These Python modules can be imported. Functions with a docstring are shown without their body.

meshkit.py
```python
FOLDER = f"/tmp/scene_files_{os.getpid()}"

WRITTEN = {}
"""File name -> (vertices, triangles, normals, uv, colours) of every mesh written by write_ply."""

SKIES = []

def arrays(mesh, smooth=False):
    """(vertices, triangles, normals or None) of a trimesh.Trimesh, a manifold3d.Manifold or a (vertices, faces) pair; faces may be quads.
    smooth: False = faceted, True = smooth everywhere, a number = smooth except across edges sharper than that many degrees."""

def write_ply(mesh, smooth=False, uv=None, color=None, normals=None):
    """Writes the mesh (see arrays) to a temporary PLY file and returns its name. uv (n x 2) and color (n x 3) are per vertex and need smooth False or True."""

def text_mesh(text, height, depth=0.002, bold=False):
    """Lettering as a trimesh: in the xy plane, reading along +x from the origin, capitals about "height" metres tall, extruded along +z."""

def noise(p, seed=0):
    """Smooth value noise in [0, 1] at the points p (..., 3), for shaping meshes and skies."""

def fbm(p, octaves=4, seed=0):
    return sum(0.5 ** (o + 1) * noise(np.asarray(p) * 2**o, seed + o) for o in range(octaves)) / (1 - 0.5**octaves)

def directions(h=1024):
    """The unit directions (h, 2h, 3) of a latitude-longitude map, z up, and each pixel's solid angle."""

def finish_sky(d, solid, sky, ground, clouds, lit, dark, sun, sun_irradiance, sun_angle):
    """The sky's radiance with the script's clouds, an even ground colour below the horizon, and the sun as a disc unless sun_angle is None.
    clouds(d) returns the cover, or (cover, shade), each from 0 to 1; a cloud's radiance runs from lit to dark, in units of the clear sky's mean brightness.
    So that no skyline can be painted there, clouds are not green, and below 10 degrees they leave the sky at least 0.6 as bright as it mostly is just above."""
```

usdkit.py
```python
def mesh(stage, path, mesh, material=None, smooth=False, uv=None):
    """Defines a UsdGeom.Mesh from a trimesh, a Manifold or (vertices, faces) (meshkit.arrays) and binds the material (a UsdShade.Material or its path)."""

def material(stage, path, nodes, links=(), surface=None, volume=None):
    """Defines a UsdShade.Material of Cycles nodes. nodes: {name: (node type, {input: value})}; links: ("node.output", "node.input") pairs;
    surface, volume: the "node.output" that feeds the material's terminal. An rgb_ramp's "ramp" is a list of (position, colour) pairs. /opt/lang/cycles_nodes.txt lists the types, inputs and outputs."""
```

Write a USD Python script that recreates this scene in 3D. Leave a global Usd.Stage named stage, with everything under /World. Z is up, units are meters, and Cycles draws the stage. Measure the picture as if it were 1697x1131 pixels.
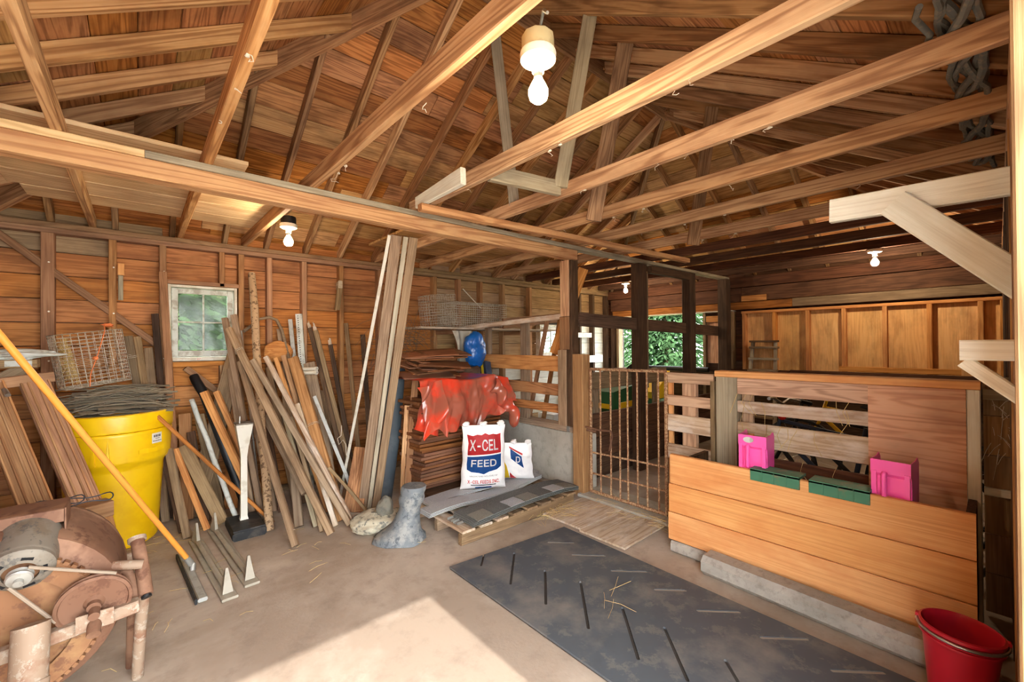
import math, random, numpy as np, trimesh, usdkit, meshkit
from shapely.geometry import Polygon, Point, LineString, box as sbox
from shapely import affinity, ops
from pxr import Usd, UsdGeom, UsdLux, UsdShade, Gf, Sdf

stage = Usd.Stage.CreateInMemory()
UsdGeom.SetStageUpAxis(stage, 'Z'); UsdGeom.SetStageMetersPerUnit(stage, 1.0)
UsdGeom.Xform.Define(stage, '/World'); UsdGeom.Scope.Define(stage, '/World/Looks')
PI = math.pi
A = lambda *v: np.array(v, float)

# ---------------------------------------------------------------- camera
# x runs along the window wall, y away from the doorway, z up; the camera stands in the open doorway
EYE, YAW, PITCH, ROLL = A(0, 0, 1.40), 0.851371, 0.007121, -0.006884
fw = A(math.cos(YAW)*math.cos(PITCH), math.sin(YAW)*math.cos(PITCH), math.sin(PITCH))
rt = A(math.sin(YAW), -math.cos(YAW), 0); up_ = np.cross(rt, fw)
cr, sr = math.cos(ROLL), math.sin(ROLL)
rt, up_ = cr*rt + sr*up_, -sr*rt + cr*up_
cam = UsdGeom.Camera.Define(stage, '/World/camera')
cam.AddTransformOp().Set(Gf.Matrix4d(*rt, 0, *up_, 0, *(-fw), 0, *EYE, 1))
cam.CreateHorizontalApertureAttr(36.0); cam.CreateVerticalApertureAttr(36.0*1131/1697)
cam.CreateFocalLengthAttr(36.0*706.0/1697)
cam.CreateClippingRangeAttr(Gf.Vec2f(0.02, 500))
cam.CreateExposureAttr(2.27)

# ---------------------------------------------------------------- sky, sun
dome = UsdLux.DomeLight.Define(stage, '/World/sky')
dome.CreateIntensityAttr(1.25); dome.CreateColorAttr(Gf.Vec3f(0.93, 0.97, 1.0))
sun = UsdLux.DistantLight.Define(stage, '/World/sun')
sun.CreateIntensityAttr(2700.0); sun.CreateAngleAttr(0.7); sun.CreateColorAttr(Gf.Vec3f(1.0, 0.97, 0.92))
# the sun stands behind the doorway, 42.5 degrees up
_sd = A(0.0, 1.0, -math.tan(math.radians(42.8))); _sd /= np.linalg.norm(_sd)
_z = -_sd; _x = A(1, 0, 0); _y = np.cross(_z, _x)
sun.AddTransformOp().Set(Gf.Matrix4d(*_x, 0, *_y, 0, *_z, 0, 0, 0, 0, 1))
BULB = 62.0       # radiance of the lit bulbs

# ---------------------------------------------------------------- helpers
USED, WORLD = {}, {}

def path(name, parent=None):
    base = parent or '/World'
    k = (base, name); n = USED.get(k, 0); USED[k] = n + 1
    return f'{base}/{name}' + (f'_{n:03d}' if n else '')

def setx(prim, M, parent):
    p = str(prim.GetPath()); WORLD[p] = M
    L = np.linalg.inv(WORLD[parent]) @ M if parent else M
    if not np.allclose(L, np.eye(4)):
        UsdGeom.Xformable(prim).AddTransformOp().Set(Gf.Matrix4d(*L.T.ravel()))

def data(p, **k):
    prim = stage.GetPrimAtPath(p)
    for a, b in k.items():
        if b: prim.SetCustomDataByKey(a, b)
    return p

def tag(p, label=None, cat=None, group=None, kind=None):
    return data(p, label=label, category=cat, group=group, kind=kind)

def xf(loc=(0, 0, 0), rz=0.0, rx=0.0, ry=0.0):
    M = trimesh.transformations.euler_matrix(rx, ry, rz, 'sxyz'); M[:3, 3] = loc
    return M

def frame(o, x, y, z):
    M = np.eye(4); M[:3, 0], M[:3, 1], M[:3, 2], M[:3, 3] = x, y, z, o
    return M

def add(name, m, mat, parent=None, M=None, smooth=False, label=None, cat=None, group=None, kind=None):
    p = path(name, parent)
    g = usdkit.mesh(stage, p, m, mat, smooth)
    setx(g.GetPrim(), np.eye(4) if M is None else M, parent)
    return tag(p, label, cat, group, kind)

def thing(name, label=None, cat=None, M=None, group=None, kind=None, parent=None):
    p = path(name, parent)
    g = UsdGeom.Xform.Define(stage, p)
    setx(g.GetPrim(), np.eye(4) if M is None else M, parent)
    return tag(p, label, cat, group, kind)

def prism(L, w, h, ch=.004, bow=0.0, seed=0, taper=1.0, ends=True):
    """a board: x from 0 to L, chamfered long edges, slightly bowed"""
    r = random.Random(seed); ch = min(ch, w*.3, h*.3)
    a, b = w/2, h/2
    sec = [(-a+ch, -b), (a-ch, -b), (a, -b+ch), (a, b-ch), (a-ch, b), (-a+ch, b), (-a, b-ch), (-a, -b+ch)]
    xs = [0, L*r.uniform(.4, .6), L] if bow else [0, L]
    V = []
    for i, x in enumerate(xs):
        oy, oz = (r.uniform(-bow, bow), r.uniform(-bow, bow)) if (bow and i == 1) else (0, 0)
        s = 1 + (taper-1)*x/L
        V += [(x, y*s+oy, z*s+oz) for y, z in sec]
    Fc = []
    for i in range(len(xs)-1):
        for k in range(8):
            p, q = i*8+k, i*8+(k+1) % 8
            Fc += [(p, q, q+8), (p, q+8, p+8)]
    n = len(xs)*8
    Fc += [(0, k+1, k) for k in range(1, 7)] + [(n-8, n-8+k, n-8+k+1) for k in range(1, 7)]
    V = np.array(V, float); Fc = np.array(Fc)
    Fc = Fc[:, ::-1] if trimesh.Trimesh(V, Fc, process=False).volume < 0 else Fc
    return V, Fc

SEED = [100]
def beamM(p0, p1, up=(0, 0, 1)):
    p0, p1 = A(*p0), A(*p1); d = p1-p0; L = np.linalg.norm(d); d /= L
    u = A(*up); u = u - d*(u@d)
    if np.linalg.norm(u) < 1e-4: u = A(0, 1, 0) - d*d[1]
    u /= np.linalg.norm(u)
    return frame(p0, d, np.cross(u, d), u), L

def beam(name, p0, p1, w, h, mat, parent=None, up=(0, 0, 1), ch=.004, bow=0.0, taper=1.0, **k):
    """a straight piece from p0 to p1: w across, h along up"""
    M, L = beamM(p0, p1, up); SEED[0] += 1
    return add(name, prism(L, w, h, ch, bow, SEED[0], taper), mat, parent, M, **k)

def bx(name, lo, hi, mat, parent=None, ch=.004, **k):
    """an axis-aligned block, its grain along its longest side"""
    lo, hi = A(*lo), A(*hi); c, s = (lo+hi)/2, hi-lo
    i = int(np.argmax(s)); d = np.zeros(3); d[i] = 1
    j = [2, 2, 1][i]; u = np.zeros(3); u[j] = 1
    y = np.cross(u, d); w = s[int(np.argmax(np.abs(y)))]
    return beam(name, c-d*s[i]/2, c+d*s[i]/2, w, s[j], mat, parent, up=u, ch=ch, **k)

def tubem(pts, r, sides=8, caps=True):
    P = np.asarray(pts, float); n = len(P); R = np.broadcast_to(r, (n,)).astype(float)
    t = np.gradient(P, axis=0); t /= np.linalg.norm(t, axis=1, keepdims=True)+1e-12
    a = np.cross(t[0], [0, 0, 1.0]);
    if np.linalg.norm(a) < 1e-3: a = np.cross(t[0], [1.0, 0, 0])
    V = []
    for i in range(n):
        a = a - t[i]*(a@t[i]); a /= np.linalg.norm(a); b = np.cross(t[i], a)
        for k in range(sides):
            g = 2*PI*k/sides; V.append(P[i]+R[i]*(math.cos(g)*a+math.sin(g)*b))
    Fc = []
    for i in range(n-1):
        for k in range(sides):
            p, q = i*sides+k, i*sides+(k+1) % sides
            Fc += [(p, q, q+sides), (p, q+sides, p+sides)]
    if caps:
        V += [P[0], P[-1]]; c = n*sides
        for k in range(sides):
            Fc += [(c, (k+1) % sides, k), (c+1, (n-1)*sides+k, (n-1)*sides+(k+1) % sides)]
    return np.array(V), np.array(Fc)

def tube(name, pts, r, mat, parent=None, sides=8, smooth=50, **k):
    return add(name, tubem(pts, r, sides), mat, parent, smooth=smooth, **k)

def merge(ms):
    V, Fc, n = [], [], 0
    for v, f in ms:
        f = np.asarray(f)
        if f.shape[1] == 4: f = np.vstack([f[:, [0, 1, 2]], f[:, [0, 2, 3]]])
        V.append(np.asarray(v, float)); Fc.append(f+n); n += len(v)
    return np.vstack(V), np.vstack(Fc)

def tm(m): return np.array(m.vertices), np.array(m.faces)
def move(m, M): return np.asarray(m[0], float) @ M[:3, :3].T + M[:3, 3], m[1]

def lathe(prof, n=32):
    """(r, z) profile turned about z"""
    prof = np.asarray(prof, float); V = []
    for r, z in prof:
        for k in range(n):
            g = 2*PI*k/n; V.append((r*math.cos(g), r*math.sin(g), z))
    Fc = []
    for i in range(len(prof)-1):
        for k in range(n):
            p, q = i*n+k, i*n+(k+1) % n
            Fc += [(p, q, q+n), (p, q+n, p+n)]
    return np.array(V), np.array(Fc)

def ext(poly, depth):
    return tm(trimesh.creation.extrude_polygon(poly, depth, engine='earcut'))

def grid(nu, nv, fn):
    """surface fn(s, t) with s, t in 0..1"""
    V = [fn(i/(nu-1), j/(nv-1)) for i in range(nu) for j in range(nv)]
    Fc = []
    for i in range(nu-1):
        for j in range(nv-1):
            a = i*nv+j; Fc += [(a, a+nv, a+nv+1), (a, a+nv+1, a+1)]
    return np.array(V, float), np.array(Fc)

def hull(pts): return tm(trimesh.convex.convex_hull(np.array(pts, float)))

def rock(c, size, seed, rough=.25, sub=3):
    m = trimesh.creation.icosphere(sub); v = np.array(m.vertices)
    n = meshkit.fbm(v*1.7+seed*7.3, 4, seed)[:, None]
    v = v*(1+rough*(n-.5)*2)*A(*size)+A(*c)
    return v, np.array(m.faces)

# ---------------------------------------------------------------- materials
LOOK = {}
def lin(c): return tuple(((x/255)/12.92 if x/255 < .04045 else (((x/255)+.055)/1.055)**2.4) for x in c)
def soft(c):
    l = .3*c[0]+.59*c[1]+.11*c[2]; r, g, b = (x+(l-x)*.06 for x in c)
    return (r*.99, g*1.025, b*.98)
def mk(name, nodes, links, surface):
    LOOK[name] = usdkit.material(stage, f'/World/Looks/{name}', nodes, links, surface); return LOOK[name]

def wood(name, dark, mid, light, rough=.8, tone=.35, sat=.14, rings=.5, stain=None, stain_amt=.35, hue=.012, stretch=1.0, stain_scale=2.5, bump=.35):
    """weathered timber, the grain along local x; every piece has its own part of the pattern and its own tone"""
    dark, mid, light = (soft(lin(c)) for c in (dark, mid, light))
    N = {
        'tc': ('texture_coordinate', {}), 'oi': ('object_info', {}),
        'rm': ('math', {'math_type': 'multiply', 'value2': 53.0}), 'rv': ('combine_xyz', {}),
        'off': ('vector_math', {'math_type': 'add'}),
        'm1': ('mapping', {'scale': (.42*stretch, 6.5, 6.5)}), 'n1': ('noise_texture', {'scale': 1.5, 'detail': 2.5, 'roughness': .5, 'distortion': .35}),
        'k': ('math', {'math_type': 'multiply', 'value2': 62.0}), 'si': ('math', {'math_type': 'sine'}),
        'ab': ('map_range', {'from_min': -1.0, 'from_max': .35, 'to_min': .12, 'to_max': .66, 'clamp': True}),
        'm2': ('mapping', {'scale': (1.6*stretch, 85.0, 85.0)}), 'n2': ('noise_texture', {'scale': 1.6, 'detail': 5.0, 'roughness': .65}),
        'mx': ('mix_float', {'fac': rings}),
        'rp': ('rgb_ramp', {'ramp': [(.12, dark), (.5, mid), (.88, light)]}),
        'hs': ('hsv', {'hue': .5}), 'rt': ('map_range', {'to_min': 1-tone, 'to_max': 1+tone*.6}),
        'r2': ('math', {'math_type': 'multiply', 'value2': 7.31}), 'rf': ('math', {'math_type': 'fraction'}), 'rh': ('map_range', {'to_min': .5-hue*.6, 'to_max': .5+hue*.45}),
        'r3': ('math', {'math_type': 'multiply', 'value2': 17.7}), 'rg': ('math', {'math_type': 'fraction'}), 'rs': ('map_range', {'to_min': 1-sat, 'to_max': 1+sat*.5}),
        'm3': ('mapping', {'scale': (1.0, 2.2, 2.2)}), 'n3': ('noise_texture', {'scale': stain_scale, 'detail': 4.0, 'roughness': .62}),
        'sr': ('map_range', {'from_min': .46, 'from_max': .72, 'to_min': 0.0, 'to_max': stain_amt, 'clamp': True}),
        'st': ('mix_color', {'b': lin(stain) if stain else tuple(.45*x for x in dark)}),
        'bp': ('bump', {'strength': bump, 'distance': .004}),
        'p': ('principled_bsdf', {'roughness': rough, 'specular_ior_level': .25}),
    }
    Lk = [('oi.random', 'rm.value1'), ('rm.value', 'rv.x'), ('rm.value', 'rv.y'), ('rm.value', 'rv.z'), ('tc.object', 'off.vector1'), ('rv.vector', 'off.vector2'),
          ('off.vector', 'm1.vector'), ('m1.vector', 'n1.vector'), ('n1.fac', 'k.value1'), ('k.value', 'si.value1'), ('si.value', 'ab.value'),
          ('off.vector', 'm2.vector'), ('m2.vector', 'n2.vector'), ('n2.fac', 'mx.a'), ('ab.result', 'mx.b'), ('mx.result', 'rp.fac'),
          ('rp.color', 'hs.color'), ('oi.random', 'rt.value'), ('rt.result', 'hs.value'), ('oi.random', 'r2.value1'), ('r2.value', 'rf.value1'), ('rf.value', 'rh.value'), ('rh.result', 'hs.hue'),
          ('oi.random', 'r3.value1'), ('r3.value', 'rg.value1'), ('rg.value', 'rs.value'), ('rs.result', 'hs.saturation'),
          ('off.vector', 'm3.vector'), ('m3.vector', 'n3.vector'), ('n3.fac', 'sr.value'), ('sr.result', 'st.fac'), ('hs.color', 'st.a'), ('st.result', 'p.base_color'),
          ('n2.fac', 'bp.height'), ('bp.normal', 'p.normal')]
    return mk(name, N, Lk, 'p.BSDF')

def plain(name, c, rough=.6, metal=0.0, spot=None, spot_amt=.5, spot_scale=8.0, spot_range=(.5, .62), spec=.4, bump=0.0, tone=0.0, spot2=None, **k):
    N = {'p': ('principled_bsdf', {'base_color': lin(c), 'roughness': rough, 'metallic': metal, 'specular_ior_level': spec, **k})}
    Lk = []
    if spot is not None or bump or tone:
        N |= {'tc': ('texture_coordinate', {}), 'n': ('noise_texture', {'scale': spot_scale, 'detail': 5.0, 'roughness': .62})}
        Lk += [('tc.object', 'n.vector')]
        N['mr'] = ('map_range', {'from_min': spot_range[0], 'from_max': spot_range[1], 'to_min': 0.0, 'to_max': spot_amt, 'clamp': True})
        N['mx'] = ('mix_color', {'a': lin(c), 'b': lin(spot or c)})
        Lk += [('n.fac', 'mr.value'), ('mr.result', 'mx.fac')]
        last = 'mx.result'
        if spot2 is not None:
            N['nb'] = ('noise_texture', {'scale': spot_scale*3.3, 'detail': 4.0, 'roughness': .7})
            N['mb'] = ('map_range', {'from_min': .54, 'from_max': .62, 'to_min': 0.0, 'to_max': .8, 'clamp': True})
            N['m2'] = ('mix_color', {'b': lin(spot2)})
            Lk += [('tc.object', 'nb.vector'), ('nb.fac', 'mb.value'), ('mb.result', 'm2.fac'), (last, 'm2.a')]; last = 'm2.result'
        if tone:
            N |= {'oi': ('object_info', {}), 'rt': ('map_range', {'to_min': 1-tone, 'to_max': 1+tone*.6}), 'hs': ('hsv', {})}
            Lk += [('oi.random', 'rt.value'), ('rt.result', 'hs.value'), (last, 'hs.color')]; last = 'hs.color'
        Lk += [(last, 'p.base_color')]
        if bump:
            N['bp'] = ('bump', {'strength': bump, 'distance': .01}); Lk += [('n.fac', 'bp.height'), ('bp.normal', 'p.normal')]
    return mk(name, N, Lk, 'p.BSDF')

wood('wood_sheathing', (118, 68, 32), (192, 122, 62), (226, 162, 94), tone=.26, rings=.5, stain=(66, 38, 22), stain_amt=.6, hue=.010)
wood('wood_roof_pale', (150, 104, 58), (204, 152, 92), (230, 188, 130), tone=.2, sat=.06, rings=.45, stain=(70, 48, 34), stain_amt=.6)
wood('wood_siding', (122, 70, 32), (186, 116, 54), (214, 148, 82), tone=.22, sat=.08, hue=.006, rings=.4, stain=(70, 44, 30), stain_amt=.5)
wood('wood_siding_lit', (124, 92, 60), (178, 140, 96), (206, 172, 128), tone=.3, rings=.35, stain=(92, 66, 44), stain_amt=.45)  # siding with daylight put into its lighter colour
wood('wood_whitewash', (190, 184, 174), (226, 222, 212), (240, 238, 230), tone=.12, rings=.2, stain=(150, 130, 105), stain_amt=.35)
wood('wood_rafter', (104, 68, 42), (172, 124, 80), (208, 164, 116), tone=.34, rings=.45, stain=(60, 42, 32), stain_amt=.5)
wood('wood_joist', (146, 96, 58), (208, 156, 104), (236, 194, 146), tone=.16, rings=.6, stain=(122, 76, 48), stain_amt=.5, stretch=.8, hue=.006)
wood('wood_stud', (118, 78, 50), (172, 122, 80), (206, 160, 112), tone=.3, rings=.3, stain=(74, 52, 36), stain_amt=.4)
wood('wood_beam', (158, 100, 64), (210, 152, 104), (232, 186, 140), tone=.12, rings=.55, stain=(150, 92, 66), stain_amt=.5, stretch=.8)
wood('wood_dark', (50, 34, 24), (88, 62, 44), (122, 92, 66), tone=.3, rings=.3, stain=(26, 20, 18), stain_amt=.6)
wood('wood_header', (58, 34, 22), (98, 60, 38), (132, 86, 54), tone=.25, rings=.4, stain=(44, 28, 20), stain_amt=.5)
wood('wood_grey', (128, 114, 94), (178, 162, 138), (208, 196, 174), tone=.2, rings=.3, stain=(92, 82, 70), stain_amt=.45)
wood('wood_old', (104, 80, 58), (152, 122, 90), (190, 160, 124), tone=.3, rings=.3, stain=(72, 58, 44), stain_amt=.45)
wood('wood_stake', (106, 82, 62), (158, 128, 98), (196, 168, 136), tone=.32, rings=.3, stain=(74, 56, 42), stain_amt=.45, hue=.014)
wood('wood_fresh', (198, 126, 66), (232, 164, 96), (246, 192, 130), tone=.04, sat=.04, rings=.2, stain=(206, 124, 64), stain_amt=.6, stretch=.5, bump=.1, hue=.003)
wood('wood_orange', (166, 96, 40), (212, 140, 66), (232, 170, 98), tone=.12, sat=.08, hue=.005, rings=.45, stain=(140, 74, 38), stain_amt=.4)
wood('wood_ply', (196, 132, 90), (226, 166, 118), (240, 194, 150), tone=.05, rings=.7, stain=(120, 74, 58), stain_amt=.45, stretch=.9, bump=.15)
wood('wood_ply_wall', (206, 142, 80), (240, 184, 116), (248, 206, 146), tone=.06, sat=.05, rings=.3, hue=.004, stain=(120, 74, 44), stain_amt=.5)
wood('wood_loft', (196, 152, 104), (236, 198, 150), (246, 220, 180), tone=.08, sat=.06, rings=.45, stain=(170, 122, 82), stain_amt=.5, hue=.004)
wood('wood_white', (206, 198, 182), (238, 234, 222), (250, 248, 243), tone=.04, rings=.25, stain=(196, 178, 150), stain_amt=.4)
wood('wood_limed', (150, 116, 90), (196, 166, 138), (224, 204, 182), tone=.16, rings=.45, stain=(228, 220, 208), stain_amt=.65, stain_scale=6.0)
wood('wood_shake', (86, 48, 26), (138, 84, 48), (176, 118, 72), tone=.4, rings=.2, stain=(58, 36, 24), stain_amt=.4)
wood('wood_bark', (84, 72, 60), (128, 116, 98), (166, 154, 134), tone=.4, rings=.2, stain=(40, 34, 30), stain_amt=.5)
wood('wood_pen', (160, 116, 84), (204, 158, 120), (226, 188, 150), tone=.14, rings=.65, stain=(150, 112, 90), stain_amt=.4)

# concrete
def concrete(name, base, lightc, darkc, scale=1.0, rough=.85):
    N = {'g': ('geometry', {}), 'n1': ('noise_texture', {'scale': .9*scale, 'detail': 6.0, 'roughness': .62, 'distortion': .4}),
         'n2': ('noise_texture', {'scale': 6.0*scale, 'detail': 6.0, 'roughness': .7}), 'n3': ('noise_texture', {'scale': 60.0, 'detail': 3.0}),
         'r1': ('map_range', {'from_min': .42, 'from_max': .66, 'clamp': True}), 'r2': ('map_range', {'from_min': .5, 'from_max': .7, 'to_max': .55, 'clamp': True}),
         'm1': ('mix_color', {'a': lin(base), 'b': lin(lightc)}), 'm2': ('mix_color', {'b': lin(darkc)}),
         'b': ('bump', {'strength': .25, 'distance': .004}), 'p': ('principled_bsdf', {'roughness': rough, 'specular_ior_level': .3})}
    Lk = [('g.position', 'n1.vector'), ('g.position', 'n2.vector'), ('g.position', 'n3.vector'), ('n1.fac', 'r1.value'), ('r1.result', 'm1.fac'),
          ('n2.fac', 'r2.value'), ('r2.result', 'm2.fac'), ('m1.result', 'm2.a'), ('m2.result', 'p.base_color'), ('n3.fac', 'b.height'), ('b.normal', 'p.normal')]
    mk(name, N, Lk, 'p.BSDF')
concrete('floor_concrete', (160, 143, 126), (192, 178, 162), (136, 120, 106))
concrete('wall_concrete', (178, 172, 158), (198, 194, 182), (142, 134, 120), 2.0)
concrete('curb_concrete', (148, 143, 134), (172, 166, 156), (104, 98, 90), 4.0)
concrete('lawn_grass', (66, 84, 42), (92, 108, 58), (44, 60, 32), 3.0)
concrete('gravel', (176, 168, 156), (198, 190, 178), (140, 130, 116), 2.0)
plain('rubber_mat', (76, 81, 86), .6, spot=(132, 124, 114), spot_amt=.7, spot_scale=3.4, spot_range=(.47, .72), spot2=(104, 102, 98), bump=.5)
plain('slot_dust', (150, 142, 130), .9)
plain('rubber_groove', (58, 52, 47), .85)
plain('rubber_black', (30, 32, 34), .6, spot=(84, 76, 68), spot_amt=.5, spot_scale=9.0)
plain('yellow_plastic', (246, 200, 8), .38, spot=(232, 178, 6), spot_amt=.5, spot_scale=5.0, spec=.5)
plain('white_label', (226, 222, 208), .6); plain('ink_dark', (52, 52, 58), .7)
plain('pink_plastic', (255, 92, 178), .35, spec=.5); plain('red_plastic', (196, 32, 52), .36, spot=(160, 26, 60), spot_amt=.5, spot_scale=4.0, spec=.5)
plain('steel', (186, 188, 188), .35, .9); plain('galvanised', (176, 176, 170), .5, .6, spot=(140, 136, 124), spot_amt=.5, spot_scale=20.0)
plain('wire_steel', (206, 198, 180), .55, .2, spot=(140, 110, 76), spot_amt=.7, spot_scale=30.0)
plain('rusty_iron', (150, 108, 78), .8, .1, spot=(206, 172, 132), spot_amt=.8, spot_scale=60.0, spot_range=(.46, .56), spot2=(96, 60, 42))
plain('rust', (118, 84, 64), .7, .1, spot=(150, 114, 90), spot_amt=.8, spot_scale=4.0, spot2=(96, 62, 46), tone=.08)
plain('rust_orange', (132, 92, 62), .75, .05, spot=(152, 116, 78), spot_amt=.8, spot_scale=5.0, spot2=(108, 72, 52))
plain('rust_paint', (146, 124, 104), .7, .05, spot=(126, 88, 66), spot_amt=.8, spot_scale=9.0, spot2=(164, 152, 136))
plain('motor_grey', (124, 116, 104), .6, .2, spot=(108, 94, 78), spot_amt=.8, spot_scale=8.0, spot2=(84, 82, 78))
plain('belt', (146, 130, 112), .8)
plain('white_paint', (214, 209, 194), .5, spot=(182, 170, 146), spot_amt=.6, spot_scale=9.0, spot2=None)
plain('cream_metal', (160, 152, 136), .5, spot=(138, 128, 110), spot_amt=.6, spot_scale=10.0)
plain('pale_paint', (196, 200, 192), .55, spot=(150, 140, 124), spot_amt=.8, spot_scale=12.0)
plain('porcelain', (238, 230, 210), .3); plain('box_bakelite', (190, 178, 136), .6, spot=(160, 146, 108), spot_amt=.6, spot_scale=12)
plain('cast_grey', (112, 118, 122), .7, spot=(158, 158, 152), spot_amt=.7, spot_scale=9.0, spot2=(78, 84, 90), bump=.5)
plain('stone_pale', (182, 174, 152), .85, spot=(110, 112, 104), spot_amt=.85, spot_scale=6.0, spot2=(74, 78, 78), bump=.6)
plain('stone_dark', (112, 108, 96), .8, spot=(70, 70, 66), spot_amt=.7, spot_scale=8.0, bump=.5)
plain('shingle_light', (166, 168, 170), .9, spot=(196, 196, 196), spot_amt=.8, spot_scale=160.0, bump=.4)
plain('shingle_dark', (92, 94, 92), .9, spot=(124, 124, 120), spot_amt=.8, spot_scale=150.0, bump=.4)
plain('shingle_mid', (124, 122, 112), .9, spot=(150, 148, 138), spot_amt=.8, spot_scale=150.0, bump=.4)
plain('tarp_red', (224, 66, 40), .25, spot=(150, 96, 76), spot_amt=.85, spot_scale=3.0, spot_range=(.42, .60), spec=.6)
plain('bag_white', (238, 236, 234), .45, spot=(222, 220, 220), spot_amt=.5, spot_scale=9.0)
plain('print_red', (216, 56, 60), .5); plain('print_blue', (34, 88, 158), .5); plain('print_yellow', (236, 204, 40), .5); plain('print_white', (242, 240, 238), .5)
plain('blue_plastic', (20, 96, 180), .3, spec=.6); plain('grey_sheet', (178, 172, 156), .6, spot=(110, 108, 100), spot_amt=.7, spot_scale=4.0)
plain('navy', (44, 56, 78), .6, spot=(70, 82, 104), spot_amt=.5, spot_scale=5.0); plain('black', (22, 23, 26), .5)
plain('blue_grey', (70, 80, 88), .6, spot=(96, 104, 108), spot_amt=.5, spot_scale=6.0)
plain('green_paint', (34, 92, 56), .4, spec=.5); plain('mower_yellow', (232, 186, 20), .45); plain('green_pad', (66, 120, 92), .6, spot=(120, 110, 80), spot_amt=.6, spot_scale=14.0, spot_range=(.56, .62))
plain('hose_green', (92, 160, 134), .45); plain('hose_stripe', (222, 214, 140), .5)
plain('handle_orange', (240, 160, 66), .3, spec=.6); plain('twine_orange', (232, 130, 74), .7)
plain('straw', (206, 178, 118), .8); plain('cobweb', (208, 198, 180), .9); plain('cable_grey', (112, 116, 112), .7, spot=(150, 140, 120), spot_amt=.6, spot_scale=40.0)
plain('roofing', (60, 58, 56), .9); plain('red_bright', (240, 40, 30), .4); plain('bark_brown', (104, 84, 66), .9, bump=.6, spot=(70, 58, 48), spot_scale=14.0)
plain('log_bark', (176, 146, 112), .85, spot=(104, 80, 58), spot_amt=.9, spot_scale=34.0, spot_range=(.54, .58), bump=.5)
def leafy(name, c1, c2):
    mk(name, {'oi': ('geometry', {}), 'n': ('noise_texture', {'scale': 2.2, 'detail': 4.0}), 'r': ('rgb_ramp', {'ramp': [(.3, lin(c1)), (.7, lin(c2))]}),
              'd': ('diffuse_bsdf', {}), 't': ('translucent_bsdf', {}), 'm': ('mix_closure', {'fac': .4})},
       [('oi.position', 'n.vector'), ('n.fac', 'r.fac'), ('r.color', 'd.color'), ('r.color', 't.color'), ('d.BSDF', 'm.closure1'), ('t.BSDF', 'm.closure2')], 'm.closure')
leafy('leaf_green', (46, 68, 40), (92, 118, 70)); leafy('leaf_conifer', (40, 64, 42), (84, 112, 72)); leafy('leaf_yellow', (84, 100, 48), (140, 148, 86))
mk('pane_glass', {'f': ('fresnel', {'IOR': 1.18}), 't': ('transparent_bsdf', {'color': (.66, .70, .66)}), 'g': ('glossy_bsdf', {'roughness': .06, 'color': (.9, .9, .9)}),
                  'tc': ('texture_coordinate', {}), 'n': ('noise_texture', {'scale': 7.0, 'detail': 5.0}), 'r': ('map_range', {'from_min': .35, 'from_max': .7, 'to_min': .05, 'to_max': .2, 'clamp': True}),
                  'd': ('translucent_bsdf', {'color': (.3, .32, .29)}), 'd2': ('diffuse_bsdf', {'color': (.4, .41, .37)}), 'dm': ('mix_closure', {'fac': .4}),
                  'm': ('mix_closure', {}), 'm2': ('mix_closure', {})},
   [('f.fac', 'm.fac'), ('t.BSDF', 'm.closure1'), ('g.BSDF', 'm.closure2'), ('tc.object', 'n.vector'), ('n.fac', 'r.value'), ('r.result', 'm2.fac'), ('m.closure', 'm2.closure1'),
    ('d.BSDF', 'dm.closure1'), ('d2.BSDF', 'dm.closure2'), ('dm.closure', 'm2.closure2')], 'm2.closure')
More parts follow.
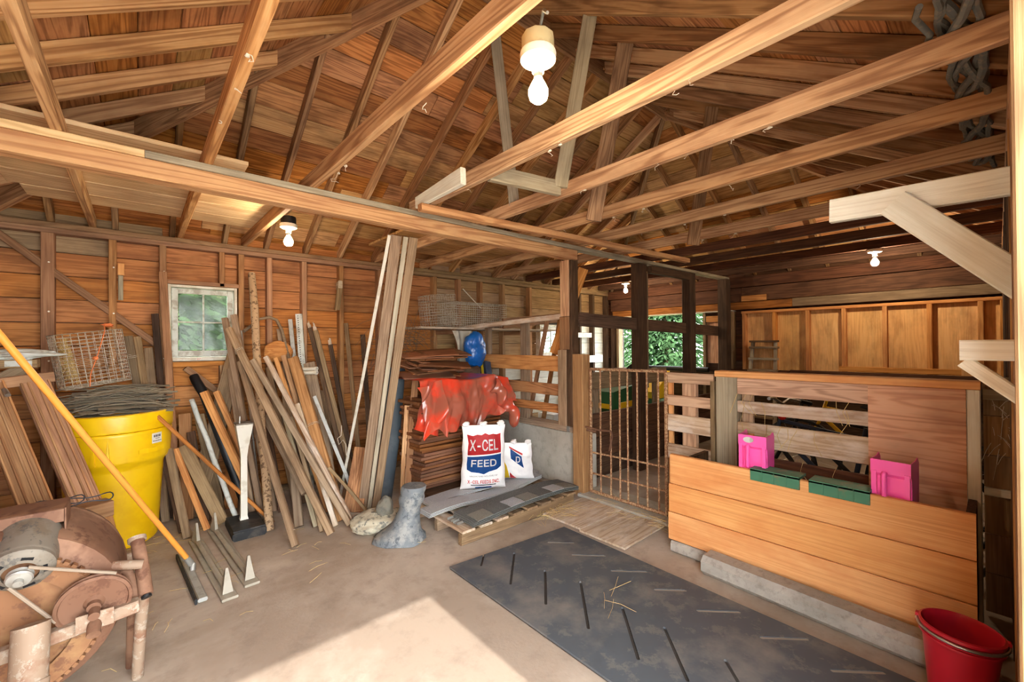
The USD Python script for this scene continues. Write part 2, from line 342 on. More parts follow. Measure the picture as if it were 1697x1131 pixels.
mk('bulb_glow_strong', {'e': ('emission', {'color': (1.0, .78, .52), 'strength': BULB*2.2})}, [], 'e.emission')
mk('bulb_glow', {'e': ('emission', {'color': (1.0, .78, .52), 'strength': BULB})}, [], 'e.emission')
# ================================================================ the setting
X0, X1, Y0, Y1 = -0.78, 6.30, -0.02, 4.55     # inner faces: near wall, far wall, door wall, window wall
ZP = 2.315                                    # top of the plates, underside of the ceiling joists
SL = .6; TH = math.atan(SL); CO, SI = math.cos(TH), math.sin(TH)
EX0, EX1, EY0, EY1, EZ = -0.78, 6.36, -0.10, 4.55, 2.45
HALF = (EY1-EY0)/2
rng = random.Random(7)

def floor_mesh():
    nx, ny = 90, 60
    def f(s, t):
        x, y = -0.9+s*(7.4), -.3+t*5.1
        return (x, y, .006*(meshkit.fbm(np.array([[x*1.3, y*1.3, 0.3]]), 3, 4)[0]-.5)-.002)
    top = grid(nx, ny, f)
    return merge([top, tm(trimesh.creation.box((7.4, 5.1, .2), trimesh.transformations.translation_matrix((2.8, 2.25, -.112))))])
add('floor', floor_mesh(), 'floor_concrete' and LOOK['floor_concrete'], smooth=60, kind='structure')
W = LOOK

# ---- window wall
def split(a, b, holes, z0, z1):
    """the parts of a..b left when holes (lo, hi, zlo, zhi) cut through the strip z0..z1"""
    out = [(a, b)]
    for lo, hi, zl, zh in holes:
        if z1 > zl+.02 and z0 < zh-.02:
            out = [q for s in out for q in ([s] if hi <= s[0] or lo >= s[1] else [(s[0], lo), (hi, s[1])]) if q[1]-q[0] > .03]
    return out

HOLES_L = [(.175, .675, 1.275, 1.92), (4.55, 5.12, 1.17, 1.70)]
wl = thing('wall_left', kind='structure')
z = 0.0; i = 0
while z < 2.36:
    h = .176
    for a, b in split(X0-.1, X1+.1, HOLES_L, z, z+h):
        cuts = [a]+[c for c in (rng.choice([-.16, .15, 1.22]), 2.74, rng.choice([3.45, 4.3])) if a+.3 < c < b-.3]+[b]
        cuts = sorted(set(cuts))
        for c, d in zip(cuts, cuts[1:]):
            pale = c > 2.6  # siding from here on takes a lighter colour that stands for sunlight on it
            m = W['wood_whitewash'] if (c+d)/2 > 4.9 and .3 < z < 1.75 else W['wood_siding_lit'] if pale else W['wood_old'] if z > 2.1 and d < 1.3 else W['wood_siding']
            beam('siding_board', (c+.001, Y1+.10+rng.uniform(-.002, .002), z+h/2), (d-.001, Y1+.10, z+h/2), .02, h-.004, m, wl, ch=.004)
    z += h; i += 1
for a, b in ((X0, 2.4), (2.4, X1)):
    bx('wall_plate', (a, Y1-.01, 2.235), (b, Y1+.09, 2.275), W['wood_stud'] if a < 2 else W['wood_old'], wl)
    bx('wall_plate', (a+.0, Y1-.01, 2.276), (b, Y1+.09, ZP), W['wood_stud'] if a < 2 else W['wood_old'], wl)
bx('sill_plate', (X0, Y1-.01, 0.001), (X1, Y1+.09, .04), W['wood_old'], wl)
for x, w, zl, zh in ((-.50, .07, .04, 2.235), (-.155, .045, .04, 2.235), (.150, .045, .04, 2.235), (.558, .04, 1.93, 2.235), (.705, .045, .04, 2.235), (.935, .045, .04, 2.235), (1.243, .045, .04, 2.235),
                     (1.607, .045, .04, 2.235), (2.03, .045, .04, 2.235), (2.20, .045, .04, 2.235), (2.74, .05, .04, 2.235), (3.10, .045, .04, 2.235), (3.45, .045, .04, 2.235), (3.84, .05, .04, 2.235),
                     (4.36, .05, .04, 2.235), (5.15, .05, .04, 2.235), (5.50, .05, .04, 2.235), (5.85, .05, .04, 2.235), (6.24, .06, .04, 2.235), (.56, .04, .95, 1.23)):
    bx('stud', (x-w/2, Y1, zl), (x+w/2, Y1+.088, zh), W['wood_dark'] if x > 5.4 else W['wood_stud'], wl)
bx('window_header', (.172, Y1+.0, 1.925), (.69, Y1+.088, 1.96), W['wood_stud'], wl)
bx('window_sill_plate', (.172, Y1, 1.225), (.69, Y1+.088, 1.268), W['wood_siding'], wl)
beam('diagonal_brace', (-.74, Y1+.045, 2.20), (.13, Y1+.045, 1.40), .086, .05, W['wood_stud'], wl, up=(0, 0, 1))
beam('diagonal_brace', (.30, Y1+.04, 1.215), (.53, Y1+.04, .99), .08, .05, W['wood_stud'], wl)
for x in (-.50, -.155, .150):
    for zz in (2.02, 1.66, 1.30):
        add('nail_cap', ext(Point(0, 0).buffer(.006, 6), .004), W['porcelain'], wl, xf((x+.008, Y1-.004, zz), rx=PI/2))
# outer skin behind the boards
sk = []
for a, b, zl, zh in ((X0-.1, .175, 0, 2.36), (.675, 4.55, 0, 2.36), (5.12, X1+.2, 0, 2.36), (.175, .675, 0, 1.275), (.175, .675, 1.92, 2.36), (4.55, 5.12, 0, 1.17), (4.55, 5.12, 1.70, 2.36)):
    sk.append(tm(trimesh.creation.box((b-a, .02, zh-zl), trimesh.transformations.translation_matrix(((a+b)/2, Y1+.125, (zl+zh)/2)))))
add('outer_cladding', merge(sk), W['roofing'], wl)

def window(x0, x1, z0, z1, y, frame_m, sash_m, rows, cols, thick=.03):
    w = thing('window_1' if x0 < 1 else 'window_2', kind='structure')
    t = .022
    for n, lo, hi in (('casing', (x0, y-.012, z0), (x0+t, y+.09, z1)), ('casing', (x1-t, y-.012, z0), (x1, y+.09, z1)), ('casing', (x0+t, y-.012, z1-t), (x1-t, y+.09, z1)), ('casing', (x0+t, y-.02, z0), (x1-t, y+.09, z0+.03))):
        bx(n, lo, hi, frame_m, w, ch=.003)
    a, b, c, d = x0+t+.004, x1-t-.004, z0+.034, z1-t-.004; s = .045
    ys = y+.02
    for lo, hi in (((a, ys, c), (a+s, ys+thick, d)), ((b-s, ys, c), (b, ys+thick, d)), ((a+s, ys, d-s), (b-s, ys+thick, d)), ((a+s, ys, c), (b-s, ys+thick, c+s*1.2))):
        bx('sash_rail', lo, hi, sash_m, w, ch=.004)
    a, b, c, d = a+s, b-s, c+s*1.2, d-s
    for k in range(1, cols): bx('glazing_bar', (a+(b-a)*k/cols-.007, ys+.004, c), (a+(b-a)*k/cols+.007, ys+thick-.004, d), sash_m, w, ch=.003)
    for k in range(1, rows): bx('glazing_bar', (a, ys+.003, c+(d-c)*k/rows-.007), (b, ys+thick-.003, c+(d-c)*k/rows+.007), sash_m, w, ch=.003)
    for i in range(cols):
        for j in range(rows):
            lo = A(a+(b-a)*i/cols+.006, ys+.013, c+(d-c)*j/rows+.006); hi = A(a+(b-a)*(i+1)/cols-.006, ys+.016, c+(d-c)*(j+1)/rows-.006)
            add('pane', tm(trimesh.creation.box(hi-lo, trimesh.transformations.translation_matrix((lo+hi)/2))), W['pane_glass'], w)
window(.18, .67, 1.275, 1.92, Y1, W['white_paint'], W['pale_paint'], 2, 2)
window(4.555, 5.115, 1.175, 1.695, Y1+.02, W['white_paint'], W['white_paint'], 2, 2)

# ---- far wall
wb = thing('wall_back', kind='structure')
HB = [(2.885, 4.35, .98, 1.85)]
z = 0
while z < 2.36:
    h = .19
    for a, b in split(-.12, Y1+.1, HB, z, z+h):
        cuts = [a]+([2.33] if a+.2 < 2.33 < b-.2 else [])+[b]
        for c, d in zip(cuts, cuts[1:]):
            beam('siding_board', (X1+.10, c+.001, z+h/2), (X1+.10, d-.001, z+h/2), .02, h-.004, W['wood_dark'] if z < 1 else W['wood_header'], wb)
    z += h
sk = [tm(trimesh.creation.box((.02, b-a, d-c), trimesh.transformations.translation_matrix((X1+.125, (a+b)/2, (c+d)/2)))) for a, b, c, d in ((-.15, 2.885, 0, 2.36), (4.35, Y1+.15, 0, 2.36), (2.885, 4.35, 0, .98), (2.885, 4.35, 1.85, 2.36))]
add('outer_cladding', merge(sk), W['roofing'], wb)
bx('wall_plate', (X1-.06, -.1, 2.16), (X1+.09, Y1, 2.30), W['wood_header'], wb)
bx('header_board', (X1-.035, -.08, 1.965), (X1-.001, 2.33, 2.155), W['wood_header'], wb)
bx('header_board', (X1-.035, 2.335, 1.96), (X1-.001, 4.5, 2.155), W['wood_header'], wb)
bx('header_board', (X1-.05, -.08, 1.855), (X1-.001, 1.72, 1.96), W['wood_old'], wb)
bx('header_board', (X1-.05, 1.725, 1.855), (X1-.001, 4.45, 1.955), W['wood_siding'], wb)
bx('splice_board', (X1-.05, 2.02, 1.962), (X1-.036, 2.33, 2.04), W['wood_orange'], wb)
bx('window_head_trim', (X1-.07, 2.45, 1.838), (X1+.09, 4.40, 1.855), W['white_paint'], wb)
bx('stud_frame_rail', (X1-.03, -.06, 1.795), (X1+.06, 2.34, 1.83), W['wood_orange'], wb)
ys = [-.035, .112, .477, .836, 1.205, 1.569, 1.939, 2.31]
for y in ys: bx('stud', (X1-.03, y-.021, .98), (X1+.06, y+.021, 1.795), W['wood_orange'], wb)
for a, b in zip(ys, ys[1:]):
    bx('plywood_panel', (X1+.06, a+.0, 1.03), (X1+.075, b-.002, 1.80), W['wood_ply_wall'], wb)
bx('ledger_board', (X1-.05, .25, 1.05), (X1-.031, 1.25, 1.11), W['wood_orange'], wb)
bx('ledger_board', (X1-.07, -.08, .93), (X1-.031, 1.75, 1.045), W['wood_header'], wb)
bx('ledger_board', (X1-.05, 1.76, .93), (X1-.031, 2.6, 1.03), W['wood_header'], wb)
for y, w in ((2.50, .09), (2.86, .045), (4.375, .05), (4.48, .08)): bx('stud', (X1-.02, y-w/2, 0.03), (X1+.088, y+w/2, 1.85), W['wood_old'] if y != 4.48 else W['wood_dark'], wb)
bx('plywood_panel', (X1+.03, 2.545, 1.10), (X1+.045, 2.837, 1.74), W['wood_ply'], wb)
bx('shutter_rail', (X1-.01, 2.545, 1.70), (X1+.028, 2.837, 1.79), W['wood_orange'], wb)
bx('window_sill', (X1-.10, 2.6, .93), (X1+.10, 4.40, .975), W['wood_dark'], wb)
bx('window_jamb', (X1-.02, 4.352, .976), (X1+.12, 4.372, 1.837), W['white_paint'], wb)

# ---- near wall and door wall (mostly outside the frame)
wf = thing('wall_front', kind='structure')
z = 0
while z < 2.36:
    beam('siding_board', (X0-.10, -.12, z+.09), (X0-.10, Y1+.1, z+.09), .02, .176, W['wood_siding'], wf); z += .18
bx('outer_cladding', (X0-.14, -.14, 0), (X0-.12, Y1+.14, 2.36), W['roofing'], wf)
for k in range(9): bx('stud', (X0-.09, .3+k*.5, .04), (X0-.001, .345+k*.5, 2.235), W['wood_stud'], wf)
bx('wall_plate', (X0-.09, -.1, 2.235), (X0, Y1, ZP), W['wood_stud'], wf)
DX0, DX1, DZ = -.70, 1.212, 2.10                          # the doorway
wr = thing('wall_right', kind='structure')
z = 0
while z < 2.36:
    for a, b in split(X0-.1, X1+.1, [(DX0-.0, DX1+.04, -1, DZ)], z, z+.18):
        beam('siding_board', (a, -.14, z+.09), (b, -.14, z+.09), .02, .176, W['wood_dark'] if a > 1 else W['wood_siding'], wr)
    z += .18
for a, b, c, d in ((X0-.12, DX0, 0, 2.36), (DX1+.03, X1+.14, 0, 2.36), (DX0, DX1+.03, DZ, 2.36)): bx('outer_cladding', (a, -.172, c), (b, -.152, d), W['roofing'], wr)
bx('wall_plate', (X0, -.13, 2.235), (X1, -.03, ZP), W['wood_stud'], wr)
bx('door_header', (DX0-.04, -.129, DZ), (DX1+.06, -.02, 2.234), W['wood_stud'], wr)
for x in (1.62, 2.05, 2.46, 2.87, 3.3, 3.75, 4.2, 4.7, 5.2, 5.7, 6.2): bx('stud', (x, -.129, .0), (x+.042, -.03, 2.234), W['wood_dark'] if x > 2.5 else W['wood_stud'], wr)
bx('trim_1', (DX1, -.15, 0.0), (DX1+.04, Y0, DZ), W['wood_rafter'], kind='structure')
bx('trim_2', (DX0-.04, -.15, 0.0), (DX0, Y0, DZ), W['wood_fresh'], kind='structure')

# ---- roof: boards on four planes, rafters below, ridge and hips
ce = thing('ceiling', kind='structure')
LX, LY = EX1-EX0, EY1-EY0
PL = {'L': (A(EX0, EY1), A(1, 0), A(0, -1), LX), 'R': (A(EX0, EY0), A(1, 0), A(0, 1), LX), 'N': (A(EX0, EY0), A(0, 1), A(1, 0), LY), 'F': (A(EX1, EY0), A(0, 1), A(-1, 0), LY)}
def pp(P, a, d, up=0.0):
    o, ad, dd, _ = P; q = o+ad*a+dd*d
    return A(q[0]-dd[0]*SI*up, q[1]-dd[1]*SI*up, EZ+SL*d+CO*up)
dd_ = .19*CO
for key, P in PL.items():
    o, ad, dd, L = P
    nrm = A(-dd[0]*SI, -dd[1]*SI, CO)
    d = -.1 if key == 'R' else -.36; r = 0
    while d < HALF-.01:
        d1 = min(d+dd_, HALF+.02); a0, a1 = max(d, -.3)-.02, L-max(d, -.3)+.02
        if a1-a0 > .15:
            cuts = [a0]
            while cuts[-1] < a1-1.6: cuts.append(cuts[-1]+rng.uniform(1.1, 2.6) if len(cuts) > 1 else a0+rng.uniform(.7, 2.2))
            if a1-cuts[-1] < .5 and len(cuts) > 1: cuts.pop()
            cuts.append(a1)
            for c, e in zip(cuts, cuts[1:]):
                q0, q1 = pp(P, c+.002, (d+d1)/2, .011+rng.uniform(0, .003)), pp(P, e-.002, (d+d1)/2, .011+rng.uniform(0, .003))
                pale = (key == 'L' and 1.1 < (c+e)/2 and d < 1.2 and rng.random() < .25) or (key == 'F' and rng.random() < .4) or (key == 'N' and rng.random() < .1)
                if key == 'L' and (c+e)/2 > 3.6 and rng.random() < .75: pale = True
                beam('roof_board', q0, q1, (d1-d)/CO-.005, .02, W['wood_roof_pale'] if pale else W['wood_sheathing'], ce, up=nrm, ch=.003)
        d += dd_; r += 1
    # covering above the boards
    a0, a1 = -.3, L+.3
    e0 = -.1 if key == 'R' else -.36
    pts = [pp(P, a0-.06, e0, .03), pp(P, a1+.06, e0, .03), pp(P, L-HALF, HALF, .03), pp(P, HALF, HALF, .03)]
    if L-2*HALF < .05: pts = pts[:3]
    pts = pts+[q+A(0, 0, .03) for q in pts]
    add('roof_covering', hull(pts), W['roofing'], ce)
def rafter(key, a, dmax=None):
    P = PL[key]; L = P[3]; dm = min(HALF-.02, a+.0, L-a) if dmax is None else dmax
    if dm < .15: return
    n = A(-P[2][0]*SI, -P[2][1]*SI, CO)
    g = key == 'N' or key == 'R' and rng.random() < .55 or key == 'L' and rng.random() < .2
    beam('rafter', pp(P, a, -.08 if key == 'R' else -.30, -.046), pp(P, a, dm, -.046), .038, .088, W['wood_joist'] if g else W['wood_rafter'], ce, up=n)
for k in range(-6, 14):
    x = 1.62+.35*k; a = x-EX0
    rafter('L', a+rng.uniform(-.015, .015)); rafter('R', a+.03+rng.uniform(-.015, .015))
for k in range(-6, 6):
    y = 2.36+.35*k+(.02 if k else 0); rafter('N', y-EY0)
for k in range(-5, 6): rafter('F', HALF-.03+.41*k)
for sx, ex in ((1, EX0), (-1, EX1)):
    for sy, ey in ((1, EY0), (-1, EY1)):
        beam('hip_rafter', (ex-sx*.2, ey-sy*.2, EZ-.2*SL-.075), (ex+sx*HALF, ey+sy*HALF, EZ+SL*HALF-.075), .045, .13, W['wood_rafter'], ce)
beam('ridge_board', (EX0+HALF-.05, EY0+HALF, EZ+SL*HALF-.085), (EX1-HALF+.05, EY0+HALF, EZ+SL*HALF-.085), .03, .15, W['wood_rafter'], ce)
# ================================================================ timber frame inside
ORD = ['first', 'second', 'third', 'fourth', 'fifth', 'sixth', 'seventh', 'eighth', 'ninth', 'tenth', 'eleventh', 'twelfth']
JX = [-.285, .245, .79, 1.43, 1.98, 2.55, 3.14, 3.73, 4.30, 4.87, 5.45, 6.05]
JL = ['weathered knotty ceiling joist nearest the left edge, above the loft planks', 'tan ceiling joist with cobweb tufts crossing the loft beam left of the window', 'dark-sided ceiling joist with a pale underside passing just left of the big lit bulb',
      'long tan ceiling joist with a whitish tapered block where it meets the loft beam', 'tan ceiling joist right of the big lit bulb, ending top right of the picture', 'orange-tan ceiling joist with the foot of a scuffed brown hanger board nailed to it',
      'reddish ceiling joist running to the upper end of the white bracket', 'reddish-brown ceiling joist with the second brown hanger, behind the white bracket', 'dark ceiling joist in the far bay, fourth from the plywood-panelled wall',
      'dark ceiling joist third from the plywood-panelled far wall', 'dark ceiling joist that carries the two far bulbs', 'dark ceiling joist closest to the plywood-panelled far wall']
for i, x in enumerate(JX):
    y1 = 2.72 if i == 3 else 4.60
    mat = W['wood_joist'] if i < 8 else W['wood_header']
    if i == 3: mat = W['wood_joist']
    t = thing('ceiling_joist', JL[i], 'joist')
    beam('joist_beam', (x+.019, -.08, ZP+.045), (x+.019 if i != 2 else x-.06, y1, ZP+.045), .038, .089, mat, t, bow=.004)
    ms = []
    for k in range(5):
        c = A(x+.019+rng.uniform(-.018, .018), rng.uniform(.5, 2.5), ZP); q = [c]
        for j in range(5): q.append(q[-1]+A(rng.uniform(-.012, .012), rng.uniform(-.014, .014), rng.uniform(-.012, .002)))
        ms.append(tubem(q, rng.uniform(.0008, .0018), 4))
        if k % 3 == 0: ms.append(rock(c-A(0, 0, .004), (.007, .011, .005), k+9*i, .9, 1))
    if 0 < i < 8: add('cobweb_tufts', merge(ms), W['cobweb'], t, kind='stuff')
beam('splice_block', (1.405, 2.02, ZP+.055), (1.405, 2.56, ZP+.035), .038, .10, W['wood_white'], up=(0, 0, 1), taper=.75, label='whitish tapered splice block nailed beside the end of a long tan joist', cat='block')
beam('blocking_board', (1.475, 1.87, ZP+.045), (1.955, 1.78, ZP+.045), .038, .089, W['wood_grey'], label='short grey blocking board with a knot bridging two ceiling joists', cat='board')
beam('strut', (1.36, 2.445, ZP-.03), (4.45, 2.20, ZP-.03), .06, .045, W['wood_beam'], bow=.003, label='long reddish strut nailed under the joists beside the loft beam', cat='strut')
for (p0, p1, w, m, l) in (((2.05, 1.60, 3.40), (1.945, 1.76, 2.36), .085, 'wood_grey', 'tall grey hanger board tied to a joist right of the big lit bulb'),
                          ((2.42, 1.60, 3.40), (2.37, 1.84, 2.25), .105, 'wood_rafter', 'brown hanger board with a whitish scuffed foot hanging below a joist'),
                          ((3.70, 1.60, 3.42), (3.71, 1.78, 2.27), .105, 'wood_rafter', 'brown hanger board furthest to the right under the rafters'),
                          ((1.88, 2.30, 3.55), (2.02, 2.26, 2.33), .075, 'wood_grey', 'grey hanger board behind the joists, left of the tall grey hanger')):
    beam('hanger', p0, p1, w, .03, W[m], up=(.66, .75, 0), label=l, cat='hanger')

# loft beam, its ledger and the partition posts
BY0, BY1 = 2.61, 2.70
lb = thing('loft_beam', 'long tan loft beam carried by the corner post, with a thin flat ledger on top', 'beam')
beam('beam_timber', (X0, BY0+.045, 2.235), (3.115, BY0+.045, 2.235), .09, .09, W['wood_beam'], lb)
for a, b, m in ((X0, .02, 'wood_loft'), (.022, 2.35, 'wood_grey'), (2.352, 6.24, 'wood_grey')):
    beam('ledger', (a, BY0+.04-(.0 if b < 3 else 0), 2.298), (b, BY0+.04-(.12 if b > 3 else 0), 2.298), .10, .034, W[m], lb)
beam('beam_extension', (4.36, 2.60, 2.235), (5.24, 2.57, 2.235), .06, .085, W['wood_dark'], lb)
def post(name, x, y, w, d, z0, z1, m, label, extra=None):
    t = thing(name, label, 'post')
    bx('post_timber', (x, y, z0), (x+w, y+d, z1), W[m], t, ch=.006)
    for n, lo, hi, mm in extra or []: bx(n, lo, hi, W[mm], t)
    return t
post('post', 3.06, 2.64, .10, .12, .62, 2.279, 'wood_dark', 'corner post under the end of the loft beam with a tan facing board', [('facing_board', (3.035, 2.66, 1.66), (3.058, 2.765, 2.189), 'wood_beam'), ('facing_board', (3.035, 2.70, .62), (3.058, 2.80, 1.34), 'wood_old'), ('facing_board', (3.035, 2.66, 1.345), (3.058, 2.775, 1.655), 'wood_stud')])
post('gate_post', 3.055, 2.51, .11, .125, 0, 1.30, 'wood_stud', 'short thick brown gate post against the concrete wall')
post('post', 4.12, 2.59, .17, .10, .0, 2.28, 'wood_dark', 'dark rounded partition post with a charred middle in front of the far window', [('post_strip', (4.295, 2.60, .9), (4.33, 2.65, 2.19), 'wood_old')])
post('post', 5.20, 2.54, .15, .11, .0, 2.28, 'wood_dark', 'dark partition post at the right edge of the far window')
post('post', 6.085, 2.46, .14, .12, .0, 2.28, 'wood_dark', 'dark partition post closest to the plywood-panelled far wall')
beam('partition_rail', (3.17, 2.66, 1.635), (6.22, 2.60, 1.56), .05, .13, W['wood_dark'], label='long dark horizontal rail across the upper part of the partition posts', cat='rail')
pw = thing('partition_wall', 'low plank wall between the two stalls behind the iron gate', 'wall')
for k, (za, zb, m) in enumerate(((.02, .22, 'wood_dark'), (.225, .43, 'wood_header'), (.435, .68, 'wood_header'), (.93, 1.10, 'wood_old'))):
    beam('plank', (3.20, 2.74+.002*k, (za+zb)/2), (6.2 if k < 3 else 4.9, 2.72, (za+zb)/2), .03, zb-za, W[m], pw)
bx('batten', (3.55, 2.757, .02), (3.62, 2.79, 1.10), W['wood_old'], pw)
bx('batten', (4.7, 2.757, .02), (4.77, 2.79, 1.10), W['wood_old'], pw)

# loft planks lying on the joists
LL = [(2.74, .30, -.6, .46), (3.045, .295, -.6, .70), (3.345, .29, -.6, .86), (3.64, .295, -.6, .84), (3.94, .26, -.55, .80)]
names = ['loft beam edge', 'second row from the loft beam', 'middle row', 'fourth row from the loft beam', 'row nearest the window wall']
for (y, w, a, b), n in zip(LL, names):
    beam('loft_plank', (a, y+w/2, ZP+.089+.012), (b, y+w/2, ZP+.089+.012), w-.004, .022, W['wood_loft'], label=f'pale loft plank resting on the left joists, {n}', cat='plank')
for k, (y, w) in enumerate(((3.30, .29), (3.60, .29), (3.90, .29))):
    beam('loft_plank', (1.75, y+w/2, ZP+.089+.012), (3.35, y+w/2, ZP+.089+.012), w-.004, .022, W['wood_roof_pale'], label=f'pale loft plank above the tall leaning boards, {["nearest the loft beam","middle one","nearest the window wall"][k]}', cat='plank')

# ---- stall front: concrete stub wall with slats on it
bx('stub_wall', (3.16, 2.55, 0.0), (3.30, Y1-.02, .54), W['wall_concrete'], ch=.012, label='low grey concrete wall left of the iron gate, under the slatted fence', cat='wall')
sf = thing('slat_fence', 'orange-brown slatted stall fence standing on the low concrete wall', 'fence')
bx('sill_rail', (3.13, 2.70, .541), (3.27, 4.40, .60), W['wood_stake'], sf)
for za, zb, y1, m in ((1.125, 1.28, 4.12, 'wood_orange'), (.885, 1.0, 3.86, 'wood_sheathing'), (.715, .80, 3.80, 'wood_sheathing')):
    bx('slat', (3.105, 2.80, za), (3.129, y1, zb), W[m], sf)
bx('upright', (3.13, 4.0, .601), (3.19, 4.07, 1.65), W['wood_stake'], sf)
bx('upright', (3.13, 3.34, .601), (3.19, 3.44, 1.65), W['wood_stake'], sf)
bx('upright', (3.13, 2.80, .601), (3.19, 2.86, 1.65), W['wood_stud'], sf)
beam('top_rail', (3.10, 2.80, 1.665), (3.02, 4.40, 1.60), .05, .05, W['wood_limed'], sf)
bx('joint_plate', (3.128, 2.735, .545), (3.13, 2.775, .60), W['galvanised'], sf, ch=.0005)
beam('leaning_plank', (3.25, 3.05, 1.30), (3.34, 2.72, 2.15), .10, .025, W['wood_orange'], up=(-1, -.3, 0), label='orange plank leaning steeply beside the corner post under the dark joists', cat='plank')
for a, b, w, l in (((3.5, 3.83, .0), (3.5, 3.37, 1.72), .05, 'thin brown slat leaning behind the slatted fence, left of the pair'), ((3.52, 3.60, .0), (3.52, 3.20, 1.70), .05, 'thin brown slat leaning behind the slatted fence, right of the pair')):
    beam('wooden_lath', a, b, w, .03, W['wood_stud'], up=(-1, 0, 0), label=l, cat='lath')

# ---- iron gate
gt = thing('iron_gate', 'rusty iron barred gate standing between the gate post and the slat panel', 'gate')
GX = 3.12
gy0, gy1 = 2.475, 1.725
tube('gate_rail', [(GX, gy0, 1.165), (GX, gy1, 1.175)], .013, W['rusty_iron'], gt)
tube('gate_rail', [(GX, gy0, .05), (GX, gy1, .05)], .015, W['rusty_iron'], gt)
tube('gate_rail', [(GX+.01, gy0, .40), (GX+.01, gy1, .42)], .009, W['rusty_iron'], gt)
tube('gate_rail', [(GX+.01, gy0, .21), (GX+.01, gy1, .23)], .009, W['rusty_iron'], gt)
for i, y in enumerate((2.471, 2.362, 2.252, 2.158, 2.079, 1.986, 1.896, 1.794, 1.728)):
    tube('gate_bar', [(GX, y, .055), (GX, y, 1.165)], .0145 if i in (0, 8) else .0085, W['rusty_iron'], gt)
tube('latch', [(GX-.03, 2.54, .635), (GX-.03, 2.36, .625), (GX-.03, 2.23, .635), (GX-.03, 2.215, .60), (GX-.03, 2.245, .46)], .009, W['rust'], gt)
bx('latch_plate', (GX-.02, 2.40, .595), (GX-.012, 2.53, .612), W['rust'], gt, ch=.001)
bx('gate_sill', (3.02, 1.45, 0.0), (3.36, 2.55, .03), W['wall_concrete'], label='low concrete door sill under the iron gate', cat='sill')

# ---- slat panel right of the gate
sp = thing('slatted_hurdle', 'short weathered hurdle of wide slats between the iron gate and the grey post', 'panel')
for za, zb, m in ((1.09, 1.17, 'wood_pen'), (.915, .995, 'wood_pen'), (.715, .845, 'wood_limed'), (.50, .615, 'wood_limed')):
    bx('slat', (3.12, 1.36, za), (3.145, 1.74, zb), W[m], sp)
bx('upright', (3.147, 1.69, .02), (3.18, 1.725, 1.16), W['wood_fresh'], sp)
bx('upright', (3.147, 1.50, .02), (3.19, 1.61, 1.15), W['wood_pen'], sp)
bx('upright', (3.10, 1.345, .02), (3.145, 1.375, 1.12), W['wood_old'], sp)

# ---- pen wall with manger
pen = thing('pen_wall', 'slatted pen wall with a plywood panel, grey posts and a fresh orange top rail', 'wall')
bx('top_rail', (3.085, .06, 1.158), (3.20, 1.335, 1.20), W['wood_fresh'], pen)
bx('post', (3.09, 1.19, .02), (3.18, 1.33, 1.157), W['wood_grey'], pen)
bx('post', (3.09, .06, .02), (3.16, .108, 1.157), W['wood_white'], pen)
bx('post', (3.181, 1.12, .02), (3.22, 1.19, 1.157), W['wood_pen'], pen)
for za, zb, m in ((1.045, 1.157, 'wood_pen'), (.92, 1.0, 'wood_limed'), (.70, .855, 'wood_limed'), (.545, .64, 'wood_header'), (.30, .50, 'wood_header')):
    bx('slat', (3.10, .30, za), (3.13, 1.188, zb), W[m], pen)
beam('plywood_panel', (3.092, .109, .7285), (3.092, .487, .7285), .014, .857, W['wood_ply'], pen, ch=.001)
bx('nailed_block', (3.03, 1.075, .55), (3.085, 1.15, .79), W['wood_fresh'], pen)
mg = thing('manger_front', 'three wide fresh orange boards forming the manger front, with green metal edging', 'manger')
for za, zb, b in ((.08, .262, 1.48), (.266, .452, 1.475), (.456, .652, 1.465)):
    bx('board', (2.69, .07, za), (2.725, b, zb), W['wood_fresh'], mg)
bx('end_board', (2.726, 1.38, .08), (3.08, 1.41, .62), W['wood_dark'], mg)
bx('end_board', (2.726, .075, .08), (3.08, .105, .62), W['wood_dark'], mg)
bx('manger_floor', (2.726, .11, .30), (3.08, 1.375, .325), W['wood_dark'], mg)
for a, b in ((.42, .672), (.715, .96)):
    bx('edge_pad', (2.678, a, .60), (2.689, b, .665), W['green_pad'], mg, ch=.002)
    bx('edge_pad_top', (2.678, a, .653), (2.80, b, .668), W['green_pad'], mg, ch=.002)
    for q in (.25, .5, .75): bx('pad_rib', (2.675, a+(b-a)*q-.002, .602), (2.6785, a+(b-a)*q+.002, .664), W['green_pad'], mg, ch=.0005)
cb = [(x, y, z) for x in (2.50, 2.66) for y in (.05, 1.20) for z in (0, .09)]
def curbm():
    m = prism(1.17, .17, .115, .028, seed=5); m = (np.array(m[0]), m[1]); return m
M_, _ = beamM((2.57, .03, .058), (2.62, 1.185, .058))
add('concrete_curb', prism(1.16, .16, .115, .03), W['curb_concrete'], None, M_, label='long rough concrete curb lying along the foot of the manger boards', cat='curb')
beam('rough_block', (2.74, 1.215, .039), (2.735, 1.46, .039), .12, .075, W['curb_concrete'], ch=.014, label='crumbly brown block wedged under the left end of the manger boards', cat='block')
wp = thing('filler_wall', 'cobwebbed patch of boards between the pen and the door jamb', 'wall')
for k in range(6): bx('board', (3.26, -.13, .02+k*.2), (3.28, .055, .215+k*.2), W['wood_siding_lit'] if k > 2 else W['wood_old'], wp)  # upper boards coloured lighter in place of light leaking in here
bx('rail', (3.235, -.13, .615), (3.259, .055, .655), W['wood_white'], wp)
bx('rail', (3.235, -.13, 1.10), (3.259, .055, 1.155), W['wood_grey'], wp)
ms = []
